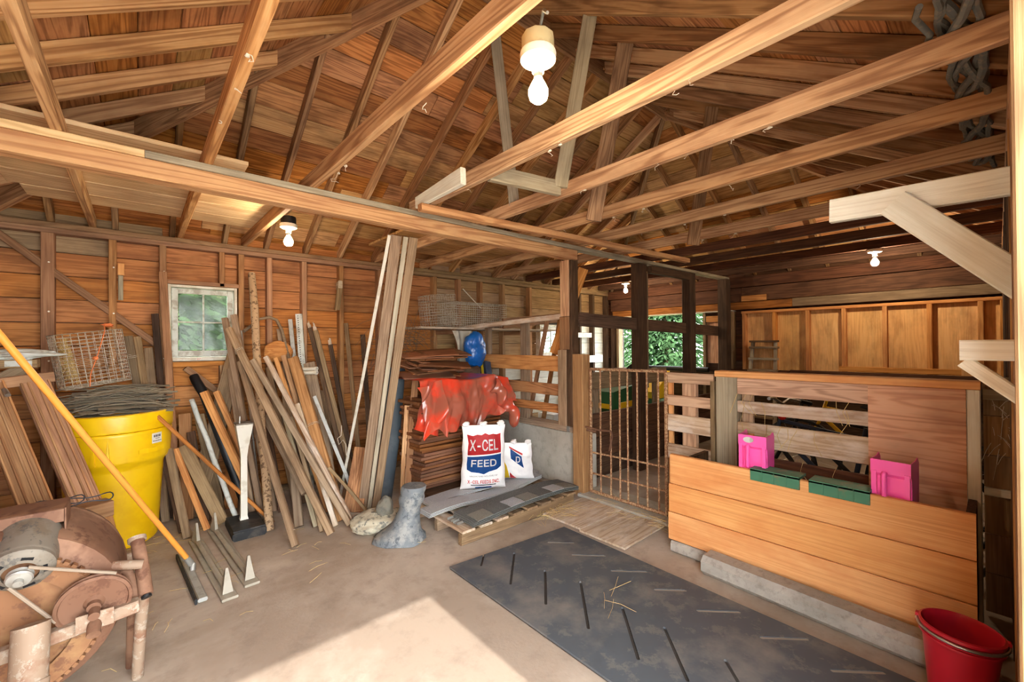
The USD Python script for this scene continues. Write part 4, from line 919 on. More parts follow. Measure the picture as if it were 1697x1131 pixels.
# ================================================================ rusty machine with motor
mc = thing('rusty_mixer', 'rusty belt driven drum machine with an electric motor at the lower left', 'machine')
MB_ = xf((-.37, 2.72, .45), rx=PI/2+.10)
add('drum_shell', lathe([(0, -.02), (.20, -.02), (.27, .02), (.325, .08), (.33, .11), (.325, .12), (.33, .36), (.32, .40), (.26, .44), (0, .44)], 44), W['rust'], mc, MB_, smooth=35)
add('end_plate', lathe([(0, .441), (.24, .441), (.24, .446), (0, .446)], 40), W['rust_orange'], mc, MB_)
add('end_ring', lathe([(.20, .445), (.262, .445), (.268, .455), (.262, .465), (.20, .462)], 44), W['rust_orange'], mc, MB_, smooth=35)
gm = [move(tm(trimesh.creation.box((.012, .016, .02))), xf((.27*math.cos(2*PI*k/64), .27*math.sin(2*PI*k/64), .452), rz=2*PI*k/64)) for k in range(64)]
add('gear_teeth', merge(gm), W['rust_orange'], mc, MB_)
MM = xf((-.305, 2.40, .70), rx=PI/2+.38)
mo = add('motor_body', lathe([(0, 0), (.07, 0), (.084, .012), (.086, .03), (.086, .16), (.083, .17), (0, .17)], 32), W['motor_grey'], mc, MM, smooth=40)
add('end_bell', lathe([(.084, .171), (.084, .185), (.07, .20), (.045, .205), (.045, .195), (.06, .19), (.06, .172)], 32), W['motor_grey'], mo, MM, smooth=40)
for k in range(5): add('vent', move(tm(trimesh.creation.box((.03, .018, .006))), xf((.055*math.cos(k*1.25), .055*math.sin(k*1.25), .200), rz=k*1.25+PI/2)), W['black'], mo, MM)
add('motor_pulley', lathe([(0, .205), (.03, .205), (.034, .21), (.03, .217), (.03, .221), (.034, .228), (.03, .233), (.012, .236), (.012, .25), (0, .25)], 24), W['galvanised'], mc, MM, smooth=40)
bx('motor_shelf', (-.40, 2.36, .775), (-.215, 2.52, .785), W['rust'], mc, ch=.002); bx('motor_shelf_lip', (-.40, 2.352, .735), (-.215, 2.36, .785), W['rust'], mc, ch=.002); bx('motor_shelf_side', (-.215, 2.36, .62), (-.209, 2.50, .785), W['rust'], mc, ch=.002)
MP = xf((-.125, 2.235, .455), rx=PI/2+.18, ry=-.10)
pu = add('drive_pulley', lathe([(0, 0), (.098, 0), (.106, .004), (.106, .009), (.098, .013), (.098, .017), (.106, .021), (.106, .027), (.096, .030), (.093, .024), (.03, .018), (.02, .03), (.02, .05), (0, .05)], 40), W['rust'], mc, MP, smooth=35)
pc = MP[:3, :3] @ A(0, 0, .015)+MP[:3, 3]; mcn = MM[:3, :3] @ A(0, 0, .219)+MM[:3, 3]
for s1, s2, nmz in ((A(.02, 0, .028), A(.06, -.01, .09), 0), (A(-.025, 0, -.025), A(-.098, -.005, -.03), 1)):
    beam('drive_belt', mcn+s1, pc+s2, .012, .010, W['belt'], mc, up=(.4, -.2, .9))
beam('frame_rail', (-.62, 2.20, .345), (.0, 2.22, .395), .045, .045, W['rust_paint'], mc); beam('frame_rail', (-.62, 2.78, .345), (.0, 2.76, .395), .045, .045, W['rust_paint'], mc)
bx('bearing_plate', (-.17, 2.172, .375), (-.07, 2.178, .435), W['rust_paint'], mc, ch=.001); tube('shaft_end', [(-.122, 2.26, .45), (-.122, 2.15, .43)], .016, W['rust'], mc, 12); tube('shaft_end', [(-.122, 2.19, .40), (-.122, 2.14, .37)], .02, W['rust'], mc, 12)
tube('leg', [(-.005, 2.42, .0), (.005, 2.36, .25), (.018, 2.31, .44)], .021, W['rust_paint'], mc, 12)
tube('leg', [(-.025, 2.52, .0), (-.02, 2.44, .25), (.0, 2.36, .42)], .02, W['rust'], mc, 12)
tube('leg', [(-.60, 2.25, .0), (-.58, 2.28, .37)], .021, W['rust_paint'], mc, 12); tube('leg', [(-.60, 2.75, .0), (-.58, 2.72, .37)], .021, W['rust_paint'], mc, 12)
tube('handle_tube', [(.022, 2.27, .40), (.012, 2.33, .475), (-.005, 2.42, .575)], .024, W['rust'], mc, 14); tube('tube_mouth', [(.024, 2.262, .392), (.022, 2.268, .40)], .017, W['black'], mc, 12)
tube('tube_flange', [(-.005, 2.42, .572), (-.007, 2.43, .585)], .032, W['rust_paint'], mc, 14)
tube('brace_tube', [(-.215, 2.33, .545), (-.10, 2.325, .535), (.012, 2.315, .51)], .018, W['rust_paint'], mc, 12)
tube('bent_tube', [(-.07, 2.36, .50), (-.03, 2.34, .48), (-.015, 2.31, .43), (-.015, 2.28, .40)], .016, W['rust'], mc, 10)
tube('stub_pipe', [(-.275, 2.17, .46), (-.275, 2.12, .29)], .047, W['rust_paint'], mc, 18); tube('stub_cap', [(-.275, 2.12, .292), (-.275, 2.112, .272)], .05, W['rust_paint'], mc, 18)
t_ = thing('garden_hose', 'green garden hose with a pale stripe hanging at the lower left corner', 'hose')
hp = [(-.50, 2.05, .50), (-.40, 1.98, .50), (-.315, 1.93, .42), (-.27, 1.90, .32), (-.245, 1.88, .20), (-.235, 1.86, .08), (-.20, 1.80, .016), (-.05, 1.70, .013), (.05, 1.45, .013)]
hs = np.array([np.interp(np.linspace(0, 8, 40), range(9), [p[i] for p in hp]) for i in range(3)]).T
tube('hose_tube', hs, .012, W['hose_green'], t_, 12); tube('hose_stripe', hs+A(.006, -.008, .007), .0035, W['hose_stripe'], t_, 6)
t_ = thing('wire_coil', 'loose thin wire rings lying on top of the rusty machine', 'wire')
for k in range(2):
    tube('wire_ring', [(-.25+.09*k+.075*math.cos(a), 2.58+.06*math.sin(a), .755-.02*k+.008*math.sin(3*a)+.01*k) for a in np.linspace(0, 2*PI, 24)], .0025, W['ink_dark'], t_, 5)
m_ = meshkit.text_mesh('27', .014, .0008, False)
add('red_mark', (np.array(m_.vertices), np.array(m_.faces)), W['print_red'], '/World/window_1', frame(A(.375, Y1-.0205, 1.284), A(1, 0, 0), A(0, 0, 1), A(0, -1, 0)))
# ================================================================ floor things
mt = thing('rubber_mat', 'dark grey rubber stall mat with chevron slots lying on the concrete floor', 'mat')
mp = Polygon([(1.45, .05), (2.365, .05), (2.41, 2.17), (1.45, 2.26)])
slots, dusty = [], []
for c in ((1.65, 2.185, .13), (1.735, 1.99, .36), (1.74, 1.712, .33), (1.78, 1.465, .40), (1.768, 1.178, .36), (1.80, .965, .32), (1.80, .68, .32), (1.80, .40, .32)):
    slots.append(affinity.rotate(LineString([(c[0]-c[2]/2, c[1]), (c[0]+c[2]/2, c[1])]).buffer(.0075), 45, origin=c[:2]))
for c in ((2.20, 2.01, .17), (2.20, 1.77, .20), (2.23, 1.485, .20), (2.23, 1.22, .16), (2.237, .96, .20), (2.26, .67, .20), (2.26, .40, .2)):
    slots.append(affinity.rotate(LineString([(c[0]-c[2]/2, c[1]), (c[0]+c[2]/2, c[1])]).buffer(.0095), -45, origin=c[:2])); dusty.append(slots[-1].buffer(-.0005))
add('mat_base', move(ext(mp.buffer(-.002), .006), xf((0, 0, .004))), W['rubber_groove'], mt)
add('mat_surface', move(ext(mp.difference(ops.unary_union(slots)), .010), xf((0, 0, .0101))), W['rubber_mat'], mt)
add('slot_dust', merge([move(ext(q, .006), xf((0, 0, .0105))) for q in dusty]), W['slot_dust'], mt)
for k, (y0, y1) in enumerate(((2.065, 2.47), (1.67, 2.06))):
    beam('plywood_sheet', (2.48-.02*k, (y0+y1)/2, .011), (3.0, (y0+y1)/2+.01, .011), y1-y0, .014, W['wood_limed'], label=['worn plywood sheet on the floor at the gate, nearer the concrete wall', 'worn plywood sheet on the floor at the gate, nearer the manger'][k], cat='plywood', ch=.003)

pl = thing('pallet', 'dusty wooden pallet on the floor in front of the low concrete wall', 'pallet')
for y in (2.48, 2.80, 3.10): bx('stringer', (1.68, y-.02, 0.001), (2.86, y+.02, .085), W['wood_old'], pl)
for k in range(8):
    x = 1.68+.155*k; bx('deck_board', (x, 2.45, .0855), (x+.11, 3.14, .104), W['wood_limed' if k < 3 else 'wood_old'], pl)
def sheet(fn, nu, nv, th):
    a = grid(nu, nv, fn); n = len(a[0]); V = np.vstack([a[0], a[0]-A(0, 0, th)]); Fc = list(map(tuple, a[1]))+[(q[0]+n, q[2]+n, q[1]+n) for q in a[1]]
    def side(ids):
        for p, q in zip(ids, ids[1:]): Fc.extend([(p, p+n, q+n), (p, q+n, q)])
    side([i*nv for i in range(nu)]); side([i*nv+nv-1 for i in range(nu)][::-1]); side(list(range(nv))[::-1]); side(list(range((nu-1)*nv, nu*nv)))
    return V, np.array(Fc)
def strip(name, x0, x1, y0, y1, z, wave, m, label, lay=2, patches=False, sk=0.0):
    t = thing(name, label, 'shingles')
    for k in range(lay):
        f = lambda s, q: (x0+(x1-x0)*s+.012*k, y0+(y1-y0)*q+sk*s+.01*k, z+.007*k+wave(s, q))
        add('shingle_strip', sheet(f, 26, 6, .006), W[m], t, smooth=40)
    if patches:
        r4 = random.Random(3)
        for i in range(7):
            s0, s1 = .03+i*.135, .03+i*.135+.125
            f = lambda s, q: (x0+(x1-x0)*(s0+(s1-s0)*s)+.012, y0+(y1-y0)*(.03+.52*q)+sk*(s0+(s1-s0)*s), z+.007*lay+.002+wave(s0+(s1-s0)*s, .03+.52*q))
            add('tab', sheet(f, 8, 4, .003), W['shingle_mid' if i % 3 == 0 else 'shingle_dark' if i % 3 == 1 else 'shingle_light'], t, smooth=40)
strip('roof_shingles', 1.75, 2.93, 2.42, 2.68, .125, lambda s, q: .03*math.sin(s*2.6+.3)*(1-.3*q)-.045*max(0, s-.85)*4*.6-.03*max(0, .18-q), 'shingle_dark', 'dark patchwork roof shingles along the front edge of the pallet', 3, True, .04)
strip('roof_shingles', 1.60, 2.82, 2.76, 2.91, .122, lambda s, q: .018*math.sin(s*7+.5)+.02*s*s, 'shingle_light', 'pale grey roof shingle strip across the middle of the pallet', 3, False, .05)
strip('roof_shingles', 1.72, 2.95, 2.96, 3.12, .125, lambda s, q: .012*math.sin(s*6)+.02*s*s, 'shingle_light', 'pale grey roof shingle strip at the back of the pallet, under the feed bags', 2, False, .02)
for k in range(2):
    M_, L_ = beamM((1.70, 2.57+.075*k, .116), (2.10, 2.60+.075*k, .116))
    add('metal_channel', merge([prism(L_, .05, .004, .001), move(prism(L_, .004, .018, .001), xf((0, .023, .008))), move(prism(L_, .004, .018, .001), xf((0, -.023, .008)))]), W['galvanised'], None, M_, label=['short galvanised channel on the pallet corner, nearer the dark shingles', 'short galvanised channel on the pallet corner, nearer the pale shingle strip'][k], cat='channel')

# stones
fs = thing('flat_stone', 'pale lichen-spotted flat boulder with a dark lump on top', 'stone')
add('boulder', rock((1.375, 3.125, .058), (.21, .17, .08), 31, .28, 4), W['stone_pale'], fs, smooth=60)
add('lump', rock((1.40, 3.07, .165), (.06, .055, .085), 33, .35, 3), W['stone_dark'], fs, smooth=60)
def stump():
    V = []; n = 28; prof = [(.0, .165), (.03, .16), (.055, .13), (.10, .105), (.15, .09), (.20, .078), (.235, .074), (.27, .088), (.295, .092), (.32, .082), (.345, .088), (.372, .088), (.38, .082), (.38, 0)]
    for z, r in prof:
        q = min(1, z/.38); cx, cy = 1.425+.075*q**.8, 2.86-.062*q**.8
        for k in range(n):
            g = 2*PI*k/n; rr = r*(1+(.22 if z < .06 else .10)*(meshkit.fbm(A(math.cos(g)*1.6, math.sin(g)*1.6, z*9+2)[None], 3, 8)[0]-.5)*2)
            if z < .06: rr *= 1+.28*max(0, math.cos(g-2.45))
            V.append((cx+rr*math.cos(g), cy+rr*math.sin(g), z+.001))
    Fc = []
    for i in range(len(prof)-1):
        for k in range(n): p, q = i*n+k, i*n+(k+1) % n; Fc += [(p, q, q+n), (p, q+n, p+n)]
    return np.array(V), np.array(Fc)
add('concrete_stump', stump(), W['cast_grey'], smooth=40, label='grey cast concrete tree-stump shape standing on the floor before the pallet', cat='stump')

# ================================================================ stack of cedar shakes, red plastic, bags
r5 = random.Random(21)
NTH = lambda k: (ORD+['thirteenth', 'fourteenth', 'fifteenth', 'sixteenth', 'seventeenth', 'eighteenth', 'nineteenth', 'twentieth', 'twenty-first', 'twenty-second', 'twenty-third', 'twenty-fourth', 'twenty-fifth', 'twenty-sixth', 'twenty-seventh', 'twenty-eighth'])[k]
for k in range(28):
    z = .125+.0285*k
    for j in range(2):
        x0 = 1.86+.46*j+r5.uniform(-.03, .03); L = .45; y = 3.52+r5.uniform(-.02, .02)
        beam('cedar_shake', (x0, y-.02*r5.random(), z+.012), (x0+L, y+r5.uniform(-.03, .03), z+.012+r5.uniform(-.003, .003)), .36+r5.uniform(-.05, .02), .024, W['wood_shake'], ch=.002,
             label=f"brown cedar shake, {NTH(k)} from the bottom in the {['left', 'right'][j]} column behind the feed bag", cat='shake', group=['left column of stacked cedar shakes', 'right column of stacked cedar shakes'][j])
bx('stack_base', (1.86, 3.20, .001), (2.78, 3.74, .11), W['wood_dark'], label='dark timber base under the cedar shake stack', cat='base')
for k in range(20):
    a = r5.uniform(-.5, .35); z = 1.115+.011*k; x, y = 1.86+r5.uniform(-.08, .16)+.004*k, 3.62+r5.uniform(-.05, .10)
    d = A(math.cos(a), math.sin(a), r5.uniform(-.10, .08))
    beam('loose_shake', A(x, y, z), A(x, y, z)+d*.48, r5.uniform(.12, .26), .012, W['wood_shake'], up=(r5.uniform(-.15, .15), -.2, 1), ch=.001, label='loose cedar shake in the untidy heap on top of the red plastic', cat='shake', group='loose cedar shakes heaped on top')
def tarpf(s, t):
    x = 1.82+1.02*s; top = 1.085+.015*math.sin(s*9)-.05*max(0, s-.8)*3
    hem = .62+.12*s+.08*math.sin(s*8+.6)+.05*math.sin(s*21)-(.06 if s < .2 else 0)
    if t < .35: y, z = 3.78-(3.78-3.32)*t/.35, top
    else:
        q = (t-.35)/.65; y = 3.31-.10*q-.05*math.sin(s*7+.3)*q; z = top-(top-hem)*q-.02*min(1, q*8)
    f = meshkit.fbm(A(s*7+q_(t)*1.2, q_(t)*3, 1.3)[None], 3, 5)[0]-.5
    g = abs(((s*5.2+t*1.7+.35*math.sin(t*6)) % 1)-.5)-.25
    return (x+.03*g*(t > .3), y-.09*f*(t > .3)-.055*g*min(1, max(0, (t-.3)*4)), z+.02*f)
def q_(t): return t
tp = thing('red_plastic_sheet', 'crumpled dusty red plastic sheet draped over the stack of cedar shakes', 'plastic sheet')
add('drape', grid(120, 90, tarpf), W['tarp_red'], tp, smooth=50)
def flap(s, t):
    x = 1.80+.20*s+.02*math.sin(t*5); z = 1.03-.36*t-.14*s*t+.06*s; y = 3.30-.09*s-.05*math.sin(s*6+t*4)-.03*math.sin(t*9+s*3)
    return (x, y, z)
add('loose_flap', grid(30, 40, flap), W['tarp_red'], tp, smooth=50)
def roll(s, t):
    g = 2*PI*t; r = .055*(1+.35*math.sin(s*11+t*6)+.2*math.sin(s*23)); x = 2.62+.20*s; z = 1.0-.30*s-.06*s*s
    return (x+r*math.cos(g)*.6, 3.27-.10*s+r*math.sin(g), z+r*math.cos(g))
add('bunched_edge', grid(40, 20, roll), W['tarp_red'], tp, smooth=50)

def feed_bag(name, label, o, rv, Hh, Wd, lean, seed, prints, depth=.085):
    """a stuffed woven bag standing on o (middle of its bottom edge), its front facing -n"""
    rv = A(*rv)/np.linalg.norm(rv); n = A(rv[1], -rv[0], 0); upv = A(0, 0, 1)-n*lean; upv /= np.linalg.norm(upv); o = A(*o)
    t_ = thing(name, label, 'feed bag')
    def S(x, y, side=1, off=0.0):        # x -.5..+.5, y 0..1
        wid = Wd*(1-.05*math.sin(PI*y)-.10*y)*(1+.02*math.sin(y*17+seed))
        b = max(0, 1-(2*x)**2)**.6*(min(1, y*7)**.5)*(min(1, (1-y)*3.2)**.7)
        wr = .006*(meshkit.fbm(A(x*7+seed, y*9, side)[None], 3, seed)[0]-.5)*2*min(1, b*3)
        return o+rv*x*wid+upv*y*Hh+n*(side*(depth*b*(.9 if side > 0 else .5)+wr)+off)+n*(-.0)
    def shell(s, t):
        a = s*2*PI; x = .5*math.cos(a); side = math.sin(a)
        f = S(x, t, 1) if side >= 0 else S(x, t, -1)
        return f
    add('sack', grid(72, 44, shell), W['bag_white'], t_, smooth=70)
    for k in range(3): add('tied_corner', rock(S(-.40+.40*k, 1.0)+upv*.012, (.035, .02, .022), seed+k, .6, 2), W['bag_white'], t_, smooth=60)
    for shape, m, lift in prints:
        ms = trimesh.creation.extrude_polygon(shape, .0001, engine='earcut') if not isinstance(shape, trimesh.Trimesh) else shape
        v, f = ms.vertices, ms.faces
        v, f = trimesh.remesh.subdivide_to_size(v, f, .03, max_iter=8)
        v = np.array([S(p[0], p[1], 1, .0022+lift) for p in v])
        add('print', (v, f), W[m], t_)
    return t_
def txt(s, h, x, y, bold=True, w=None, ar=1.0):
    m = meshkit.text_mesh(s, h, .0001, bold); b = m.bounds; v = m.vertices.copy()
    v[:, 0] = (v[:, 0]-(b[0, 0]+b[1, 0])/2); sc = (w/(b[1, 0]-b[0, 0])) if w else ar
    v[:, 0] = v[:, 0]*sc+x; v[:, 1] = v[:, 1]+y; v[:, 2] = 0
    return trimesh.Trimesh(v, m.faces, process=False)
top_sh = Polygon([(-.38, .56), (.40, .585), (.40, .70), (.405, .875), (.30, .86), (.22, .872), (.12, .86), (.03, .885), (-.05, .86), (-.16, .868), (-.26, .85), (-.40, .87), (-.36, .74)])
low_sh = Polygon([(-.39, .535), (.41, .565), (.415, .45), (.40, .37), (.30, .325), (.12, .305), (.0, .265), (-.12, .29), (-.28, .30), (-.38, .335), (-.40, .42)])
feed_bag('feed_bag', 'full white feed bag with red and blue shield print leaning on the shake stack', (2.25, 2.965, .150), (.846, -.538, 0), .58, .40, -.20, 3, [
    (top_sh, 'print_red', 0), (low_sh, 'print_blue', 0), (txt('X-CEL', .155, .0, .635, True, .66), 'print_white', .0012), (txt('FEED', .105, .0, .385, True, .60), 'print_white', .0012),
    (txt('MANUFACTURED EXCLUSIVELY BY', .022, .0, .222, False, .62), 'ink_dark', .0006), (txt('X-CEL FEEDS INC.', .055, .0, .115, True, .72), 'print_red', .0006),
    (affinity.translate(sbox(-.28, 0, .28, .014), 0, .078), 'ink_dark', .0005), (affinity.translate(sbox(-.18, 0, .18, .03), 0, .02), 'print_blue', .0005)])
feed_bag('feed_bag', 'slumped part-empty white feed bag with yellow corner behind the full one', (2.62, 2.965, .155), (.70, -.714, 0), .36, .36, -.25, 8, [
    (Polygon([(-.10, .86), (.22, .66), (.26, .34), (.06, .50), (-.08, .60)]), 'print_blue', 0), (Polygon([(-.14, .92), (.24, .74), (.24, .69), (-.12, .87)]), 'print_red', .0003), (txt('D', .16, .12, .50, True, .13), 'print_white', .0012),
    (Polygon([(-.44, .70), (-.20, .40), (-.12, .04), (-.40, .04)]), 'print_yellow', 0), (Polygon([(-.12, .22), (.06, .04), (-.11, .04)]), 'print_red', .0003)], .06)

# things on and under the stall shelf behind the stack
add('blue_bag', rock((2.88, 3.93, 1.335), (.135, .11, .20), 51, .25, 4), W['blue_plastic'], smooth=40, label='shiny blue plastic sack hanging under the stall shelf', cat='sack')
def drapeg(s, t):
    x = 2.70+.26*s+.03*math.sin(t*4); z = 1.56-.44*t-.10*s*t; y = 4.12-.05*math.sin(s*9+t*2)-.06*t
    return (x, y, z)
add('grey_sheet', sheet(drapeg, 30, 24, .004), W['grey_sheet'], smooth=50, label='grey and white cloth sheet hanging left of the blue sack', cat='sheet')
add('sack_pile', rock((2.74, 3.86, 1.04), (.17, .11, .12), 53, .35, 3), W['wood_bark'] if False else W['bark_brown'], smooth=50, label='dark brown sack lying below the blue sack on the shake stack', cat='sack')
t_ = thing('yellow_box', 'dark box with a yellow stripe beside the left end of the slatted fence', 'box')
beam('box_body', (3.0, 3.86, .93), (3.06, 3.98, 1.17), .13, .08, W['navy'], t_, up=(-1, 0, 0)); beam('stripe', (2.957, 3.862, .932), (3.017, 3.982, 1.172), .045, .004, W['print_yellow'], t_, up=(-1, 0, 0), ch=.001)
sh = thing('stall_shelf', 'rough board shelf behind the slatted fence carrying two wire traps', 'shelf')
bx('shelf_board', (2.30, 4.12, 1.575), (4.45, 4.50, 1.60), W['wood_limed'], sh)
for x in (2.76, 3.85): bx('bracket', (x-.02, 4.15, 1.52), (x+.02, Y1-.001, 1.574), W['wood_stud'], sh)
wire_box('animal_trap', xf((2.76, 4.17, 1.602)), .80, .30, .30, 26, 8, 11, .0019, 'rectangular wire animal trap lying on the stall shelf', 'trap')
wire_box('wire_basket', xf((2.50, 4.24, 1.602), ry=-.10), .36, .24, .36, 11, 8, 11, .0017, 'tall tilted wire basket left of the rectangular trap', 'basket', skip=('top_panel',))
tube('trap_handle', [(2.90, 4.19, 2.06), (3.15, 4.168, 1.84)], .006, W['white_paint'], label='thin white rod leaning across the front of the wire trap', cat='rod')
beam('shelf_plank', (3.45, 4.11, 1.66), (4.6, 4.09, 1.78), .03, .13, W['wood_stud'], up=(0, 0, 1), label='brown plank with a slanted end lying along the stall shelf', cat='plank')
r6 = random.Random(77); ms = []
for k in range(130):
    c = A(2.02+r6.uniform(-.22, .35), 4.27+r6.uniform(-.06, .08), 1.52+r6.uniform(-.28, .18)); d = A(r6.uniform(-1, 1), r6.uniform(-.5, .1), r6.uniform(-1.2, .6)); d *= r6.uniform(.1, .32)/np.linalg.norm(d)
    ms.append(tubem([c, c+d*.5+A(0, -.02, .02), c+d], .0018, 3))
add('baling_twine', merge(ms), W['wood_bark'], kind='stuff', label='tangle of old baling twine and hay hanging on the wall left of the wire basket', cat='twine')

# ================================================================ pen and stall contents
def scoop(label, x, y, z, rz):
    t = thing('feed_scoop', label, 'scoop', xf((x, y, z), rz)); M = xf((x, y, z), rz)
    # local: y left-right on the manger edge, -x towards the camera
    w, b = .075, .0
    outer = [(-.055, .0), (-.055, .125), (-.07, .14), (-.07, .205), (.02, .205), (.065, .215), (.09, .19), (.085, .0)]
    po = Polygon(outer); pi_ = Polygon([(-.048, .006), (-.048, .125), (-.063, .143), (-.063, .3), (.10, .3), (.10, .19), (.079, .006)])
    side = ext(po, .004); wall = ext(po.difference(pi_), w*2-.008)
    R = np.array([[1, 0, 0, 0], [0, 0, -1, 0], [0, 1, 0, 0], [0, 0, 0, 1.0]])
    add('scoop_shell', merge([move(side, xf((0, w, 0)) @ R), move(side, xf((0, -w+.004, 0)) @ R), move(wall, xf((0, w-.004, 0)) @ R)]), W['pink_plastic'], t, M)
    for yy in (-.062, .062): add('front_rib', hull([(-.075, yy-.010, 0), (-.075, yy+.010, 0), (-.05, yy-.010, 0), (-.05, yy+.010, 0), (-.075, yy-.010, .15), (-.075, yy+.010, .15), (-.05, yy-.010, .15), (-.05, yy+.010, .15)]), W['pink_plastic'], t, M)
    add('handle', tubem([(-.075, .02, .145), (-.088, .02, .135), (-.088, .02, .03), (-.075, .02, .022)], .012, 10), W['pink_plastic'], t, M, smooth=50)
    return t, M
t_, M = scoop('bright pink feed scoop with a grey oval label, left on the manger edge', 2.80, .97, .642, .05)
add('oval_label', move(ext(Point(0, 0).buffer(1, 12), .001), M @ frame(A(-.0712, .02, .178), A(0, -.028, 0)/1, A(0, 0, .017), A(-1, 0, 0))), W['pale_paint'], t_)
scoop('bright pink feed scoop near the plywood panel, at the right end of the manger edge', 2.80, .345, .615, -.08)

bk = thing('red_bucket', 'red plastic feed bucket with a steel bail on the floor by the door jamb', 'bucket')
MBk = xf((2.315, .112, 0), rz=.3, rx=.03) @ np.diag([.70, .70, .90, 1])
add('bucket_body', lathe([(0, .012), (.10, .0), (.112, .006), (.150, .30), (.158, .315), (.160, .345), (.166, .350), (.166, .362), (.156, .365), (.150, .352), (.146, .31), (.108, .03), (0, .03)], 48), W['red_plastic'], bk, MBk, smooth=40)
add('lip_ring', lathe([(.160, .312), (.165, .314), (.165, .322), (.160, .324)], 48), W['red_plastic'], bk, MBk, smooth=40)
arc = [MBk[:3, :3] @ A(.171*math.cos(a), .171*math.sin(a), .345-.004*math.sin((a-1.25)/3.3*PI))+MBk[:3, 3] for a in np.linspace(1.25, 4.55, 30)]
tube('bail', arc, .0055, W['steel'], bk, 8)
for a in (1.25, 4.55): add('bail_ear', move(tm(trimesh.creation.box((.02, .03, .035))), MBk @ xf((.168*math.cos(a), .168*math.sin(a), .345), rz=a)), W['red_plastic'], bk)

# riding mower in the back stall
mw = thing('riding_mower', 'green riding mower with a yellow stripe parked in the stall behind the gate', 'mower')
hood = hull([(4.35, y, z) for y, z in ((3.05, .45), (3.5, .45), (3.10, .80), (3.45, .80))]+[(4.95, y, z) for y, z in ((3.0, .45), (3.55, .45), (3.05, .90), (3.5, .90))]+[(4.30, y, .62) for y in (3.08, 3.47)])
add('hood', hood, W['green_paint'], mw)
add('stripe', hull([(4.37, 3.0, .60), (4.37, 3.0, .68), (4.95, 2.985, .66), (4.95, 2.985, .70), (4.37, 3.03, .60), (4.37, 3.03, .68), (4.95, 3.01, .66), (4.95, 3.01, .70)]), W['mower_yellow'], mw)
add('stripe', hull([(4.295, y, z) for y in (3.10, 3.45) for z in (.60, .66)]+[(4.33, y, z) for y in (3.10, 3.45) for z in (.60, .66)]), W['mower_yellow'], mw)
add('fender', hull([(5.25, 2.95, .45), (5.25, 3.6, .45), (5.85, 2.95, .45), (5.85, 3.6, .45), (5.3, 2.98, .62), (5.3, 3.57, .62), (5.8, 2.98, .62), (5.8, 3.57, .62)]), W['green_paint'], mw)
add('seat', hull([(5.35, y, .63) for y in (3.1, 3.45)]+[(5.7, y, .63) for y in (3.1, 3.45)]+[(5.36, y, .72) for y in (3.12, 3.43)]+[(5.75, y, 1.0) for y in (3.12, 3.43)]+[(5.68, y, .72) for y in (3.12, 3.43)]), W['mower_yellow'], mw)
for x, y, r in ((4.5, 3.0, .18), (4.5, 3.55, .18), (5.55, 2.97, .26), (5.55, 3.62, .26)):
    wh = add('wheel', lathe([(.10, -.06), (r-.03, -.07), (r, -.045), (r, .045), (r-.03, .07), (.10, .06)], 24), W['rubber_black'], mw, xf((x, y, r+.002), rx=PI/2), smooth=40)
    add('wheel_hub', lathe([(0, -.04), (.10, -.045), (.10, .045), (0, .04)], 16), W['mower_yellow'], wh, xf((x, y, r+.002), rx=PI/2), smooth=40)
tube('steering_column', [(4.95, 3.27, .80), (5.12, 3.27, 1.0)], .02, W['black'], mw); tube('steering_wheel', [(5.12+.06*math.cos(a), 3.27+.17*math.sin(a), 1.0+.12*math.cos(a)) for a in np.linspace(0, 2*PI, 20)], .014, W['black'], mw)
add('frame_deck', hull([(4.3, 2.98, .18), (4.3, 3.56, .18), (5.8, 2.98, .18), (5.8, 3.56, .18), (4.3, 2.98, .44), (4.3, 3.56, .44), (5.8, 2.98, .44), (5.8, 3.56, .44)]), W['black'], mw)

def bike(label, o, rz, m, lean=0.12, hub='steel'):
    M = xf(o, rz, rx=lean); t = thing('bicycle', label, 'bicycle', M); P = lambda *p: M[:3, :3] @ A(*p)+M[:3, 3]
    for x in (0, 1.02):
        w = tube('tyre', [P(x+.33*math.cos(a), 0, .335+.33*math.sin(a)) for a in np.linspace(0, 2*PI, 28)], .017, W['rubber_black'], t, 8)
        add('spokes', merge([tubem([P(x, 0, .335), P(x+.31*math.cos(a), 0, .335+.31*math.sin(a))], .0015, 3) for a in np.linspace(0, 2*PI, 18)[:-1]]), W['steel'], t)
    for nm, pts, r in (('frame_tube', [(.38, 0, .30), (.30, 0, .82)], .016), ('frame_tube', [(.38, 0, .30), (.84, 0, .72)], .018), ('frame_tube', [(.32, 0, .74), (.82, 0, .80)], .015), ('frame_tube', [(0, 0, .335), (.38, 0, .30)], .011), ('frame_tube', [(0, 0, .335), (.32, 0, .74)], .011), ('fork', [(1.02, 0, .335), (.86, 0, .68), (.80, 0, .92)], .014)):
        tube(nm, [P(*p) for p in pts], r, W[m], t)
    tube('handlebar', [P(.80, -.28, .96), P(.83, -.14, .97), P(.82, 0, .93), P(.83, .14, .97), P(.80, .28, .96)], .012, W['steel'], t); tube('grip', [P(.80, -.28, .96), P(.76, -.38, .95)], .017, W['black'], t)
    add('saddle', hull([P(.16, -.08, .88), P(.16, .08, .88), P(.42, 0, .90), P(.2, -.06, .92), P(.2, .06, .92), P(.40, 0, .92), P(.25, 0, .84)]), W['black'], t)
    tube('crank', [P(.38, -.07, .30), P(.50, -.07, .20)], .009, W['steel'], t)
bike('navy bicycle standing in the pen closest to the slats', (3.56, .30, .0), 1.48, 'navy')
bike('black bicycle in the middle of the pen', (4.05, .30, .0), 1.5, 'black')
bike('yellow bicycle at the back of the pen', (4.55, .25, .0), 1.45, 'mower_yellow')
